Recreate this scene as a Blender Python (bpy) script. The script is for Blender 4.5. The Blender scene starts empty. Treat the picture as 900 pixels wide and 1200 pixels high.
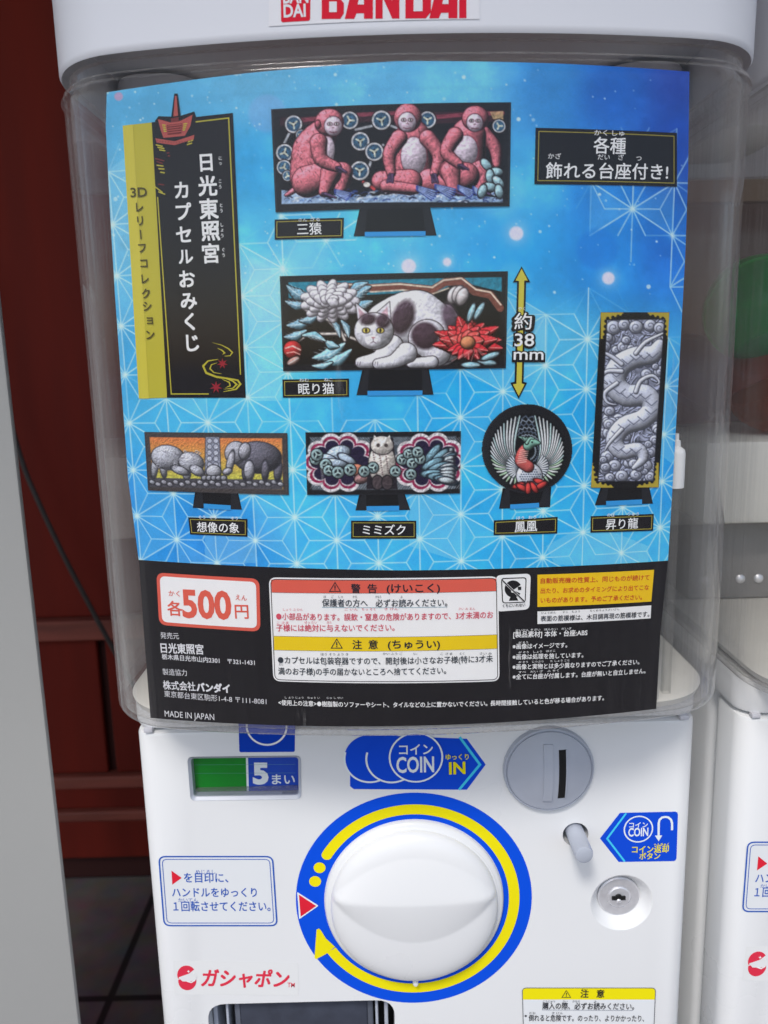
import bpy, bmesh, math, random
import numpy as np
from mathutils import Vector, Matrix
from mathutils.geometry import tessellate_polygon

sc = bpy.context.scene
COL = sc.collection
RAD = math.radians

# ------------------------------------------------------------------ camera
F_PX, PITCH, ROLL = 950.0, RAD(11.0), RAD(1.4)
CAM = np.array([-0.0155, -0.432, 0.93])
cth, sth, cr, sr = math.cos(PITCH), math.sin(PITCH), math.cos(ROLL), math.sin(ROLL)

def ray(px, py):
    u, v = px - 450.0, py - 600.0
    x = (cr*u - sr*v)/F_PX
    y = (sr*u + cr*v)/F_PX
    return np.array([x, cth - y*sth, -sth - y*cth])

def project(P):
    """world points (N,3) -> photo pixels (N,2)"""
    d = np.asarray(P) - CAM
    dep = d[:, 1]*cth - d[:, 2]*sth
    x = d[:, 0]/dep*F_PX
    y = (-d[:, 2]*cth - d[:, 1]*sth)/dep*F_PX
    return np.stack([cr*x + sr*y + 450, -sr*x + cr*y + 600], 1)

cam_d = bpy.data.cameras.new('camera')
cam = bpy.data.objects.new('camera', cam_d)
COL.objects.link(cam)
right = Vector((cr, -sr*sth, -sr*cth))
fwd = Vector((0, cth, -sth))
up = right.cross(fwd)
M = Matrix.Identity(4)
for i in range(3):
    M[i][0], M[i][1], M[i][2], M[i][3] = right[i], up[i], -fwd[i], CAM[i]
cam.matrix_world = M
cam_d.sensor_fit = 'VERTICAL'
cam_d.sensor_height = 36.0
cam_d.lens = 36.0*F_PX/1200.0
cam_d.clip_start = 0.01
cam_d.clip_end = 500
cam_d.dof.use_dof = True
cam_d.dof.focus_distance = 0.42
cam_d.dof.aperture_fstop = 13.0
sc.camera = cam

# ------------------------------------------------------------------ light
SUN_EL, SUN_ROT = RAD(52), RAD(200)
w = bpy.data.worlds.new('World')
sc.world = w
w.use_nodes = True
nt = w.node_tree
nt.nodes.clear()
out = nt.nodes.new('ShaderNodeOutputWorld')
bg = nt.nodes.new('ShaderNodeBackground')
sky = nt.nodes.new('ShaderNodeTexSky')
sky.sky_type = 'NISHITA'
sky.sun_disc = False
sky.sun_elevation = SUN_EL
sky.sun_rotation = SUN_ROT
sky.air_density = 1.0
sky.dust_density = 2.0
sky.ozone_density = 1.0
bg.inputs[1].default_value = 0.13
nt.links.new(sky.outputs[0], bg.inputs[0])
nt.links.new(bg.outputs[0], out.inputs[0])
sun_d = bpy.data.lights.new('sun', 'SUN')
sun_d.energy = 1.5
sun_d.angle = RAD(12)
sun_d.color = (1.0, 0.97, 0.93)
sun = bpy.data.objects.new('sun', sun_d)
COL.objects.link(sun)
sun_dir = Vector((math.sin(SUN_ROT)*math.cos(SUN_EL), math.cos(SUN_ROT)*math.cos(SUN_EL), math.sin(SUN_EL)))
sun.rotation_euler = (-sun_dir).to_track_quat('-Z', 'Y').to_euler()
sun.location = (0, -3, 5)

sc.view_settings.view_transform = 'Standard'
sc.view_settings.look = 'None'
sc.view_settings.gamma = 1.0
sc.view_settings.exposure = 0.36
sc.cycles.transparent_max_bounces = 32
sc.cycles.max_bounces = 10

# ------------------------------------------------------------------ helpers
def lin(c):
    c = np.asarray(c, float)/255.0
    return np.where(c <= 0.04045, c/12.92, ((c + 0.055)/1.055)**2.4)

K = 1.12          # printed colours: reflectance from an 8-bit colour

MATS = {}
def pmat(name, rgb, rough=0.5, metal=0.0, spec=0.5, k=K, noise=0.0, nscale=40.0, bump=0.0, bscale=300.0, coat=0.0, stretch=None):
    if name in MATS:
        return MATS[name]
    m = bpy.data.materials.new(name)
    m.use_nodes = True
    t = m.node_tree
    b = t.nodes['Principled BSDF']
    c = np.minimum(lin(rgb)*k, 0.9)
    b.inputs['Base Color'].default_value = (*c, 1)
    b.inputs['Roughness'].default_value = rough
    b.inputs['Metallic'].default_value = metal
    b.inputs['Specular IOR Level'].default_value = spec
    b.inputs['Coat Weight'].default_value = coat
    if noise > 0 or bump > 0:
        tc = t.nodes.new('ShaderNodeTexCoord')
        mp = t.nodes.new('ShaderNodeMapping')
        if stretch:
            mp.inputs['Scale'].default_value = stretch
        t.links.new(tc.outputs['Object'], mp.inputs[0])
    if noise > 0:
        n = t.nodes.new('ShaderNodeTexNoise')
        n.inputs['Scale'].default_value = nscale
        n.inputs['Detail'].default_value = 6
        t.links.new(mp.outputs[0], n.inputs['Vector'])
        r = t.nodes.new('ShaderNodeValToRGB')
        r.color_ramp.elements[0].position = 0.3
        r.color_ramp.elements[1].position = 0.7
        r.color_ramp.elements[0].color = (*(c*(1 - noise)), 1)
        r.color_ramp.elements[1].color = (*np.minimum(c*(1 + noise), 0.95), 1)
        t.links.new(n.outputs['Fac'], r.inputs[0])
        t.links.new(r.outputs[0], b.inputs['Base Color'])
        mr = t.nodes.new('ShaderNodeMapRange')
        mr.inputs['To Min'].default_value = max(0.02, rough*0.8)
        mr.inputs['To Max'].default_value = min(1, rough*1.25)
        t.links.new(n.outputs['Fac'], mr.inputs['Value'])
        t.links.new(mr.outputs[0], b.inputs['Roughness'])
    if bump > 0:
        n2 = t.nodes.new('ShaderNodeTexNoise')
        n2.inputs['Scale'].default_value = bscale
        n2.inputs['Detail'].default_value = 4
        t.links.new(mp.outputs[0], n2.inputs['Vector'])
        bp = t.nodes.new('ShaderNodeBump')
        bp.inputs['Strength'].default_value = bump
        bp.inputs['Distance'].default_value = 0.002
        t.links.new(n2.outputs['Fac'], bp.inputs['Height'])
        t.links.new(bp.outputs[0], b.inputs['Normal'])
    MATS[name] = m
    return m

def ink(rgb, rough=0.45):
    return pmat('print_%d_%d_%d' % tuple(rgb), rgb, rough, spec=0.06)

def painted_mat():
    if 'painted_print' in MATS:
        return MATS['painted_print']
    m = bpy.data.materials.new('painted_print')
    m.use_nodes = True
    t = m.node_tree
    b = t.nodes['Principled BSDF']
    a = t.nodes.new('ShaderNodeAttribute')
    a.attribute_name = 'Col'
    t.links.new(a.outputs['Color'], b.inputs['Base Color'])
    b.inputs['Roughness'].default_value = 0.45
    b.inputs['Specular IOR Level'].default_value = 0.10
    MATS['painted_print'] = m
    return m

def clear_mat(name, tint, haze=0.008, haze_edge=0.22, hcol=(0.62, 0.61, 0.6), rough=0.06, streak=True):
    if name in MATS:
        return MATS[name]
    m = bpy.data.materials.new(name)
    m.use_nodes = True
    t = m.node_tree
    t.nodes.clear()
    N = t.nodes.new
    o = N('ShaderNodeOutputMaterial')
    tr = N('ShaderNodeBsdfTransparent'); tr.inputs[0].default_value = (*tint, 1)
    gl = N('ShaderNodeBsdfGlossy'); gl.inputs['Roughness'].default_value = rough
    gl.inputs[0].default_value = (1, 1, 1, 1)
    df = N('ShaderNodeBsdfDiffuse'); df.inputs[0].default_value = (*hcol, 1)
    lw = N('ShaderNodeLayerWeight'); lw.inputs[0].default_value = 0.5
    p5 = N('ShaderNodeMath'); p5.operation = 'POWER'; p5.inputs[1].default_value = 5
    ma = N('ShaderNodeMath'); ma.operation = 'MULTIPLY_ADD'; ma.inputs[1].default_value = 0.9; ma.inputs[2].default_value = 0.013
    p2 = N('ShaderNodeMath'); p2.operation = 'POWER'; p2.inputs[1].default_value = 2.5
    mb = N('ShaderNodeMath'); mb.operation = 'MULTIPLY_ADD'; mb.inputs[1].default_value = haze_edge; mb.inputs[2].default_value = haze
    t.links.new(lw.outputs['Facing'], p5.inputs[0]); t.links.new(p5.outputs[0], ma.inputs[0])
    t.links.new(lw.outputs['Facing'], p2.inputs[0]); t.links.new(p2.outputs[0], mb.inputs[0])
    hz = mb.outputs[0]
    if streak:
        # fine vertical scuffs, and pale haze streaks standing in for reflections on the bin
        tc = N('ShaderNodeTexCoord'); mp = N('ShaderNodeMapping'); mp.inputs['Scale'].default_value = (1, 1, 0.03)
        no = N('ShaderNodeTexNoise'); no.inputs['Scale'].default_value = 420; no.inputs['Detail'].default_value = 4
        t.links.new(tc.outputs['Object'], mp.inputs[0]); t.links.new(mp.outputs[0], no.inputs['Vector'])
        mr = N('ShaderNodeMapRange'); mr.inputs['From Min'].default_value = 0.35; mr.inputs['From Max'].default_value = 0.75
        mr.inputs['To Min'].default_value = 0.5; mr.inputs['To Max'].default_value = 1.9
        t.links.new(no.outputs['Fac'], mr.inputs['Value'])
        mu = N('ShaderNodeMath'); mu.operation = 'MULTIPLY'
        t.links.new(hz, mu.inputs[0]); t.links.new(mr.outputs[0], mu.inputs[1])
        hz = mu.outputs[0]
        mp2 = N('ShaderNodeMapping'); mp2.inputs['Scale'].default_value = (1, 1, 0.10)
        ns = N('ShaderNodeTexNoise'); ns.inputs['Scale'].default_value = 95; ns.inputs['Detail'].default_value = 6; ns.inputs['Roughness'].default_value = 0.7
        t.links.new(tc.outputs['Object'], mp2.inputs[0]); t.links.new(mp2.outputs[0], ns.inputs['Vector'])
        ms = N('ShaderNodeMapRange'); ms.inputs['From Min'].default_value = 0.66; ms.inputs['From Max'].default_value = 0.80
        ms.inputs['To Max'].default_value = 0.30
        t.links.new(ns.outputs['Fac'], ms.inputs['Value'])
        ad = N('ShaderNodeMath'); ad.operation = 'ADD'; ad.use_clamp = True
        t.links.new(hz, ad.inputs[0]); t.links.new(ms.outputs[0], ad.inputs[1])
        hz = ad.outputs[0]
        bp = N('ShaderNodeBump'); bp.inputs['Strength'].default_value = 0.05; bp.inputs['Distance'].default_value = 0.001
        n3 = N('ShaderNodeTexNoise'); n3.inputs['Scale'].default_value = 14; n3.inputs['Detail'].default_value = 1
        t.links.new(tc.outputs['Object'], n3.inputs['Vector']); t.links.new(n3.outputs['Fac'], bp.inputs['Height'])
        t.links.new(bp.outputs[0], gl.inputs['Normal'])
    m1 = N('ShaderNodeMixShader'); m2 = N('ShaderNodeMixShader')
    t.links.new(hz, m1.inputs[0]); t.links.new(tr.outputs[0], m1.inputs[1]); t.links.new(df.outputs[0], m1.inputs[2])
    t.links.new(ma.outputs[0], m2.inputs[0]); t.links.new(m1.outputs[0], m2.inputs[1]); t.links.new(gl.outputs[0], m2.inputs[2])
    t.links.new(m2.outputs[0], o.inputs[0])
    MATS[name] = m
    return m

def tag(o, label, cat, group=None, kind=None):
    if label: o['label'] = label
    if cat: o['category'] = cat
    if group: o['group'] = group
    if kind: o['kind'] = kind
    return o

def thing(name, loc, label, cat, group=None):
    o = bpy.data.objects.new(name, None)
    o.empty_display_size = 0.05
    o.location = loc
    COL.objects.link(o)
    return tag(o, label, cat, group)

ORIG = np.zeros(3)      # world position of the thing being built

class MB:
    """collects shapes and links them as ONE mesh object"""
    def __init__(s):
        s.v, s.f, s.m, s.mats, s.n = [], [], [], [], 0
    def slot(s, mat):
        if mat not in s.mats: s.mats.append(mat)
        return s.mats.index(mat)
    def add(s, verts, faces, mat):
        k = s.slot(mat)
        s.v.append(np.asarray(verts, float).reshape(-1, 3))
        s.f += [tuple(i + s.n for i in f) for f in faces]
        s.m += [k]*len(faces)
        s.n += len(s.v[-1])
    def build(s, name, parent=None, smooth=None, label=None, fix=False):
        me = bpy.data.meshes.new(name)
        V = np.concatenate(s.v) - ORIG
        me.from_pydata(V.tolist(), [], s.f)
        for m in s.mats: me.materials.append(m)
        me.polygons.foreach_set('material_index', s.m)
        if fix:
            b = bmesh.new(); b.from_mesh(me)
            bmesh.ops.remove_doubles(b, verts=b.verts, dist=1e-6)
            bmesh.ops.recalc_face_normals(b, faces=b.faces)
            b.to_mesh(me); b.free()
        if smooth is not None:
            me.polygons.foreach_set('use_smooth', [True]*len(me.polygons))
            me.set_sharp_from_angle(angle=RAD(smooth))
        me.update()
        o = bpy.data.objects.new(name, me)
        COL.objects.link(o)
        if parent:
            o.parent = parent
        else:
            o.location = ORIG
        if label: o['label'] = label
        return o
    # --- solids
    def box(s, lo, hi, mat, bev=0.0, seg=2):
        b = bmesh.new()
        bmesh.ops.create_cube(b, size=1)
        for v in b.verts:
            v.co = Vector([lo[i] + (v.co[i] + 0.5)*(hi[i] - lo[i]) for i in range(3)])
        if bev > 0:
            bmesh.ops.bevel(b, geom=b.edges[:], offset=bev, segments=seg, profile=0.5, affect='EDGES')
        s.bm(b, mat)
    def bm(s, b, mat):
        b.verts.ensure_lookup_table(); b.verts.index_update()
        s.add([v.co[:] for v in b.verts], [[v.index for v in f.verts] for f in b.faces], mat)
        b.free()
    def loft(s, rings, mat, cap0=True, cap1=True):
        n = len(rings[0])
        V = [p for r in rings for p in r]
        Fs = []
        for k in range(len(rings) - 1):
            for i in range(n):
                j = (i + 1) % n
                Fs.append((k*n + i, k*n + j, (k + 1)*n + j, (k + 1)*n + i))
        if cap0: Fs.append(tuple(reversed(range(n))))
        if cap1: Fs.append(tuple((len(rings) - 1)*n + i for i in range(n)))
        s.add(V, Fs, mat)
    def revolve_y(s, c, prof, mat, n=64):
        """prof: (radius, y) list around an axis along y through c=(x,z)"""
        rings = [[(c[0] + r*math.cos(a), y, c[1] + r*math.sin(a)) for a in [2*math.pi*i/n for i in range(n)]] for r, y in prof]
        s.loft(rings, mat)
    def tube(s, pts, r, mat, n=10):
        pts = [Vector(p) for p in pts]
        rings = []
        for i, p in enumerate(pts):
            d = (pts[min(i + 1, len(pts) - 1)] - pts[max(i - 1, 0)]).normalized()
            a = d.orthogonal().normalized() if i == 0 else (a - d*a.dot(d)).normalized()
            b_ = d.cross(a)
            rings.append([tuple(p + r*(math.cos(t)*a + math.sin(t)*b_)) for t in [2*math.pi*k/n for k in range(n)]])
        s.loft(rings, mat)
    # --- flat prints laid on a surface (coordinates in sheet metres)
    def poly(s, surf, pts, mat, layer=1, convex=True):
        pts = [tuple(p) for p in pts]
        if surf.curved and convex:
            x0 = min(p[0] for p in pts); x1 = max(p[0] for p in pts)
            nsl = max(1, int(math.ceil((x1 - x0)/0.006)))
            for k in range(nsl):
                a = x0 + (x1 - x0)*k/nsl; b = x0 + (x1 - x0)*(k + 1)/nsl
                q = clip(clip(pts, a, 1), b, -1)
                if len(q) >= 3:
                    s.add(surf.pt(np.array(q), layer), [tuple(range(len(q)))], mat)
        else:
            tri = tessellate_polygon([[Vector((p[0], p[1], 0)) for p in pts]])
            s.add(surf.pt(np.array(pts), layer), [tuple(t) for t in tri], mat)
    def stroke(s, surf, pts, w_, mat, layer=1, closed=False):
        P = [np.array(p, float) for p in pts]
        if closed: P = P + [P[0]]
        Q = [P[0]]
        for a, b in zip(P, P[1:]):
            L = np.linalg.norm(b - a)
            n = max(1, int(L/0.008)) if surf.curved else 1
            for k in range(1, n + 1): Q.append(a + (b - a)*k/n)
        L_, R_ = [], []
        ww = w_ if hasattr(w_, '__len__') else [w_]*len(Q)
        if len(ww) != len(Q): ww = np.interp(np.linspace(0, 1, len(Q)), np.linspace(0, 1, len(ww)), ww)
        for i in range(len(Q)):
            if closed:
                d0 = Q[i] - Q[i - 1 if i > 0 else -2]; d1 = Q[i + 1 if i < len(Q) - 1 else 1] - Q[i]
            else:
                d0 = Q[i] - Q[max(i - 1, 0)]; d1 = Q[min(i + 1, len(Q) - 1)] - Q[i]
                if i == 0: d0 = d1
                if i == len(Q) - 1: d1 = d0
            d0 = d0/(np.linalg.norm(d0) + 1e-12); d1 = d1/(np.linalg.norm(d1) + 1e-12)
            t = d0 + d1; t /= (np.linalg.norm(t) + 1e-9)
            nrm = np.array([-t[1], t[0]])
            m_ = min(1.6, 1.0/max(0.3, abs(nrm.dot(np.array([-d1[1], d1[0]])))))
            L_.append(Q[i] + nrm*ww[i]/2*m_); R_.append(Q[i] - nrm*ww[i]/2*m_)
        n = len(Q)
        s.add(surf.pt(np.array(L_ + R_), layer), [(i, n + i, n + i + 1, i + 1) for i in range(n - 1)], mat)
    def text(s, surf, body, p0, p1, size, mat, layer=2, bold=0.0, slant=0.0):
        """baseline from photo pixel p0 to p1, em size in photo pixels"""
        V, Fs, sh = bolded(body, bold)
        a, b = surf.uv(*p0), surf.uv(*p1)
        em = abs(surf.uv(p0[0], p0[1] - size)[1] - a[1])
        d = b - a; L = np.linalg.norm(d); d = d/L
        u = np.array([-d[1], d[0]])
        x = (V[:, 0] - V[:, 0].min())/(V[:, 0].max() - V[:, 0].min())*L
        P = a[None] + (x + V[:, 1]*em*slant)[:, None]*d[None] + (V[:, 1]*em)[:, None]*u[None]
        for k, (ox, oz) in enumerate(sh):
            s.add(surf.pt(P + np.array([ox, oz])*em, layer + .12*k), Fs, mat)
    def char(s, surf, ch, c, size, mat, layer=2, bold=0.0, rot=0.0, sx=1.0, box=True):
        V, Fs, sh = bolded(ch, bold)
        p = surf.uv(*c)
        em = abs(surf.uv(c[0], c[1] - size)[1] - p[1])
        o = (V.max(0) + V.min(0))/2 if box else np.array([0.5, 0.38])
        Q = (V - o)*em*np.array([sx, 1])
        ca, sa = math.cos(rot), math.sin(rot)
        Q = np.stack([Q[:, 0]*ca - Q[:, 1]*sa, Q[:, 0]*sa + Q[:, 1]*ca], 1) + p
        for k, (ox, oz) in enumerate(sh):
            s.add(surf.pt(Q + np.array([ox, oz])*em, layer + .12*k), Fs, mat)

def bolded(body, bold):
    """Latin letters swell by their outline; kana and kanji are struck several times, slightly shifted"""
    if bold <= 0: return (*glyphs(body, 0.0), [(0, 0)])
    if all(ord(c) < 128 for c in body): return (*glyphs(body, bold), [(0, 0)])
    n = 4 if bold < .05 else 10
    sh = [(bold*math.cos(math.pi/4 + 2*math.pi*k/n), bold*math.sin(math.pi/4 + 2*math.pi*k/n)) for k in range(n)]
    return (*glyphs(body, 0.0), sh)

def clip(pts, x, sgn):
    o = []
    for i in range(len(pts)):
        a, b = pts[i - 1], pts[i]
        ia, ib = sgn*(a[0] - x) >= 0, sgn*(b[0] - x) >= 0
        if ia != ib:
            t = (x - a[0])/(b[0] - a[0])
            o.append((x, a[1] + t*(b[1] - a[1])))
        if ib: o.append(b)
    return o

_tc = bpy.data.curves.new('text_source', 'FONT')
_to = bpy.data.objects.new('text_source', _tc)
COL.objects.link(_to)
_cache = {}
def glyphs(body, bold):
    k = (body, bold)
    if k not in _cache:
        _tc.body = body; _tc.offset = bold; _tc.resolution_u = 3
        dg = bpy.context.evaluated_depsgraph_get(); dg.update()
        ev = _to.evaluated_get(dg); me = ev.to_mesh()
        V = np.array([v.co[:2] for v in me.vertices])
        _cache[k] = (V, [tuple(p.vertices) for p in me.polygons])
        ev.to_mesh_clear()
    return _cache[k]

# ------------------------------------------------------------------ shape of the capsule bin in plan
Y0, RF, X0, RC, YB, RB = -0.062, 0.60, 0.132, 0.0517, 0.25, 0.035
A0 = math.asin(X0/RF)
def outline(off, n1=40, n2=14):
    cx, cy = (RF - RC)*math.sin(A0), Y0 + RF - (RF - RC)*math.cos(A0)
    P = []
    for i in range(n1 + 1):
        a = -A0 + 2*A0*i/n1
        P.append(((RF + off)*math.sin(a), Y0 + RF - (RF + off)*math.cos(a)))
    for i in range(1, n2 + 1):
        a = A0 + (math.pi/2 - A0)*i/n2
        P.append((cx + (RC + off)*math.sin(a), cy - (RC + off)*math.cos(a)))
    xe = cx + RC
    for i in range(n2 + 1):
        a = math.pi/2*i/n2
        P.append((xe - RB + (RB + off)*math.cos(a), YB - RB + (RB + off)*math.sin(a)))
    for i in range(n2 + 1):
        a = math.pi/2*i/n2
        P.append((-xe + RB - (RB + off)*math.sin(a), YB - RB + (RB + off)*math.cos(a)))
    for i in range(n2):
        a = math.pi/2 - (math.pi/2 - A0)*i/n2
        P.append((-cx - (RC + off)*math.sin(a), cy - (RC + off)*math.cos(a)))
    return P
def ring(off, z):
    k2 = 0.885 if z < 0.93 + 0.1303 - 0.0001 or off < 0.0005 else 0.85      # bin / lid corner width
    return [(math.copysign(0.12 + (abs(x) - 0.12)*k2, x) if abs(x) > 0.12 else x, y, z) for x, y in outline(off)]

class Plane:
    curved = False
    def __init__(s, y, eps=0.00012): s.y, s.eps = y, eps
    def uv(s, px, py):
        r = ray(px, py); t = (s.y - CAM[1])/r[1]
        q = CAM + r*t
        return np.array([q[0], q[2]])
    def pt(s, q, layer=0):
        q = np.asarray(q)
        return np.stack([q[:, 0], np.full(len(q), s.y - layer*s.eps), q[:, 1]], 1)
class Curved:
    """vertical cylinder: the front of the bin (off outward)"""
    curved = True
    def __init__(s, off, eps=0.00012): s.R, s.eps = RF + off, eps
    def uv(s, px, py):
        r = ray(px, py)
        cx, cy = 0.0, Y0 + RF
        ox, oy = CAM[0] - cx, CAM[1] - cy
        a = r[0]**2 + r[1]**2; b = ox*r[0] + oy*r[1]; c = ox*ox + oy*oy - s.R**2
        t = (-b - math.sqrt(b*b - a*c))/a
        q = CAM + r*t
        return np.array([q[0], q[2]])
    def pt(s, q, layer=0):
        q = np.asarray(q)
        R = s.R + layer*s.eps
        return np.stack([q[:, 0], Y0 + RF - np.sqrt(R*R - q[:, 0]**2), q[:, 1]], 1)

FACE = Plane(0.0)
CARD = Curved(-0.0050)
LIDF = Curved(0.0030)
def px(surf, pts): return [surf.uv(*p) for p in pts]

def rrect(q, r, n=6):
    """rounded quad from 4 corners (sheet coords, any winding)"""
    q = [np.array(p, float) for p in q]
    o = []
    for i in range(4):
        p, a, b = q[i], q[i - 1], q[(i + 1) % 4]
        da = (a - p)/np.linalg.norm(a - p); db = (b - p)/np.linalg.norm(b - p)
        s, e = p + da*r, p + db*r
        for k in range(n + 1):
            t = k/n
            o.append((1 - t)**2*s + 2*t*(1 - t)*p + t*t*e)
    return o
def inset(q, d):
    c = sum(np.array(p) for p in q)/4
    o = []
    for i in range(4):
        p, a, b = np.array(q[i]), np.array(q[i - 1]), np.array(q[(i + 1) % 4])
        da = (a - p)/np.linalg.norm(a - p); db = (b - p)/np.linalg.norm(b - p)
        o.append(p + (da + db)*d)
    return o
def circ(c, r, n=40, ry=None, a0=0, a1=2*math.pi):
    ry = ry or r
    full = abs(a1 - a0) > 6.28
    m = n if full else n + 1
    return [np.array([c[0] + r*math.cos(a0 + (a1 - a0)*i/n), c[1] + ry*math.sin(a0 + (a1 - a0)*i/n)]) for i in range(m)]
def crop(ox, oy, s):
    return lambda x, y: (ox + x/s, oy + y/s)
M2 = 0.00041   # about one photo pixel on the card, in metres
MF = 0.00048   # the same on the cabinet front

WHITE = pmat('white_plastic', (242, 243, 243), 0.28, k=0.92, spec=0.45, noise=0.005, nscale=9)
LIDW = pmat('lid_plastic', (240, 241, 246), 0.32, k=0.9, spec=0.4, noise=0.005, nscale=9)
CREAM = pmat('cream_plastic', (222, 220, 212), 0.45, k=0.9, noise=0.03, nscale=30)
GREY = pmat('grey_plastic', (188, 194, 206), 0.35, k=0.9, noise=0.03, nscale=60)
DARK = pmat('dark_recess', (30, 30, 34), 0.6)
STEEL = pmat('brushed_steel', (214, 214, 217), 0.36, metal=0.55, noise=0.06, nscale=200)
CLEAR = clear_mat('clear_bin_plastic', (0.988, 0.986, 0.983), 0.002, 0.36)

# ------------------------------------------------------------------ ground, walls (the place) and unseen eaves added for shade
FLOOR_Z = 0.0
def tile_mat():
    m = bpy.data.materials.new('dark_floor_tiles'); m.use_nodes = True
    t = m.node_tree; b = t.nodes['Principled BSDF']; N = t.nodes.new
    tc = N('ShaderNodeTexCoord'); mp = N('ShaderNodeMapping'); mp.inputs['Location'].default_value = (0.14, -0.015, 0)
    br = N('ShaderNodeTexBrick'); br.offset = 0; br.inputs['Scale'].default_value = 1
    br.inputs['Brick Width'].default_value = 0.3; br.inputs['Row Height'].default_value = 0.3
    br.inputs['Mortar Size'].default_value = 0.006; br.inputs['Mortar Smooth'].default_value = 0.2
    br.inputs['Color1'].default_value = (0.25, 0.205, 0.2, 1); br.inputs['Color2'].default_value = (0.29, 0.235, 0.23, 1)
    br.inputs['Mortar'].default_value = (0.04, 0.034, 0.034, 1)
    no = N('ShaderNodeTexNoise'); no.inputs['Scale'].default_value = 25; no.inputs['Detail'].default_value = 8
    mx = N('ShaderNodeMix'); mx.data_type = 'RGBA'; mx.blend_type = 'MULTIPLY'; mx.inputs[0].default_value = 0.7
    t.links.new(tc.outputs['Object'], mp.inputs[0]); t.links.new(mp.outputs[0], br.inputs[0]); t.links.new(mp.outputs[0], no.inputs['Vector'])
    t.links.new(br.outputs['Color'], mx.inputs[6]); t.links.new(no.outputs['Color'], mx.inputs[7])
    t.links.new(mx.outputs[2], b.inputs['Base Color']); b.inputs['Roughness'].default_value = 0.6
    return m
def sheet(name, x0, x1, y0, y1, z, mat):
    mb = MB(); mb.add([(x0, y0, z), (x1, y0, z), (x1, y1, z), (x0, y1, z)], [(0, 1, 2, 3)], mat)
    return mb.build(name)
tag(sheet('ground', -60, 60, -90, 30, FLOOR_Z - 0.006, pmat('grey_paving', (132, 130, 128), 0.85, k=1.0, noise=0.2, nscale=3)), None, None, kind='structure')
tag(sheet('floor', -3, 3, -0.9, 0.9, FLOOR_Z, tile_mat()), None, None, kind='structure')

RED = pmat('red_painted_wood', (114, 35, 24), 0.7, spec=0.2, k=1.0, noise=0.22, nscale=14, bump=0.25, bscale=60, stretch=(1, 1, 0.12))
REDL = pmat('worn_red_wood', (140, 72, 58), 0.65, k=1.0, noise=0.3, nscale=30, bump=0.2, bscale=90, stretch=(0.15, 1, 1))
REDD = pmat('dark_red_groove', (58, 18, 14), 0.8, k=1.0)
BROWN = pmat('brown_timber', (70, 52, 46), 0.7, k=1.0, noise=0.2, nscale=20, bump=0.2, bscale=60, stretch=(1, 1, 0.1))
BEIGE = pmat('weathered_beige_timber', (136, 114, 84), 0.8, k=1.0, noise=0.2, nscale=10, bump=0.2, bscale=60, stretch=(1, 0.1, 1))

ORIG = np.array([-0.4, 0.93, 0.0])
wall = thing('wooden_wall', ORIG, 'dark red painted timber wall with a rail and skirting behind the machines', 'wall')
H = 0.93
XR = 0.465
mb = MB()
xs = np.arange(-2.25, XR - 0.01, 0.52)
rnd = random.Random(3)
for i, x in enumerate(xs):
    x2 = min(x + 0.518, XR)
    mb.box((x, 0.9 + rnd.uniform(0, 0.0015), H - 0.43), (x2, 0.925, 2.0), RED, 0.0025, 1)
mb.box((-2.2, 0.918, H - 0.43), (XR, 0.94, 2.0), REDD)
mb.build('plank', wall)
mb = MB()
mb.box((-2.2, 0.883, H - 0.4665), (XR, 0.9415, H - 0.431), REDL, 0.003)
mb.build('rail', wall)
mb = MB()
for x0, x1 in ((-2.2, -1.35), (-1.338, -0.5175), (-0.503, -0.12), (-0.108, XR)):
    mb.box((x0, 0.9, H - 0.72), (x1, 0.92, H - 0.468), RED, 0.003)
mb.box((-2.2, 0.912, H - 0.72), (XR, 0.9405, H - 0.468), REDD)
mb.build('lower_panel', wall)
mb = MB()
mb.box((-2.2, 0.888, H - 0.745), (XR, 0.94, H - 0.7215), REDL, 0.004)
mb.box((-2.2, 0.893, H - 0.785), (XR, 0.94, H - 0.7455), RED, 0.003)
mb.box((-2.2, 0.882, H - 0.805), (XR, 0.94, H - 0.7855), REDL, 0.004)
mb.box((-2.2, 0.886, H - 0.879), (XR, 0.94, H - 0.8055), RED, 0.003)
mb.box((-2.2, 0.905, 0.0), (XR, 0.94, H - 0.8795), REDD)
mb.build('skirting', wall)

ORIG = np.array([1.2, 0.93, 0.0])
wall2 = thing('timber_wall', ORIG, 'brown timber wall with a pale upper band at the right edge', 'wall')
mb = MB()
for i, x in enumerate(np.arange(0.47, 2.6, 0.14)):
    mb.box((x, 0.9, 0), (x + 0.137, 0.93, H + 0.218), BROWN, 0.002, 1)
mb.box((0.468, 0.915, 0), (2.62, 0.94, H + 0.216), BROWN)
mb.build('plank', wall2)
mb = MB(); mb.box((0.468, 0.9, H + 0.221), (2.62, 0.94, 2.0), pmat('beige_plaster', (124, 106, 86), 0.9, k=1.0, noise=0.12, nscale=8))
mb.build('plaster_band', wall2)

ORIG = np.array([0.58, 0.9, H + 0.3])
mb = MB(); mb.box((0.50, 0.25, H + 0.318), (0.60, 0.898, H + 0.405), BEIGE, 0.004)
tag(mb.build('wooden_beam'), 'pale weathered timber beam reaching out from the wall at upper right', 'beam')

ORIG = np.array([0, 0, 2.0])  # out-of-view eaves, added and drawn forward to shade the wall and machines
mb = MB()
mb.box((-3, -0.75, 2.0015), (3, 0.96, 2.05), pmat('shade_eaves_wood', (66, 46, 38), 0.8, k=1.0, noise=0.2, nscale=6))
tag(mb.build('shade_eaves'), 'unseen wooden eaves roof added to shade the wall and machines', 'roof')

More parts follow.
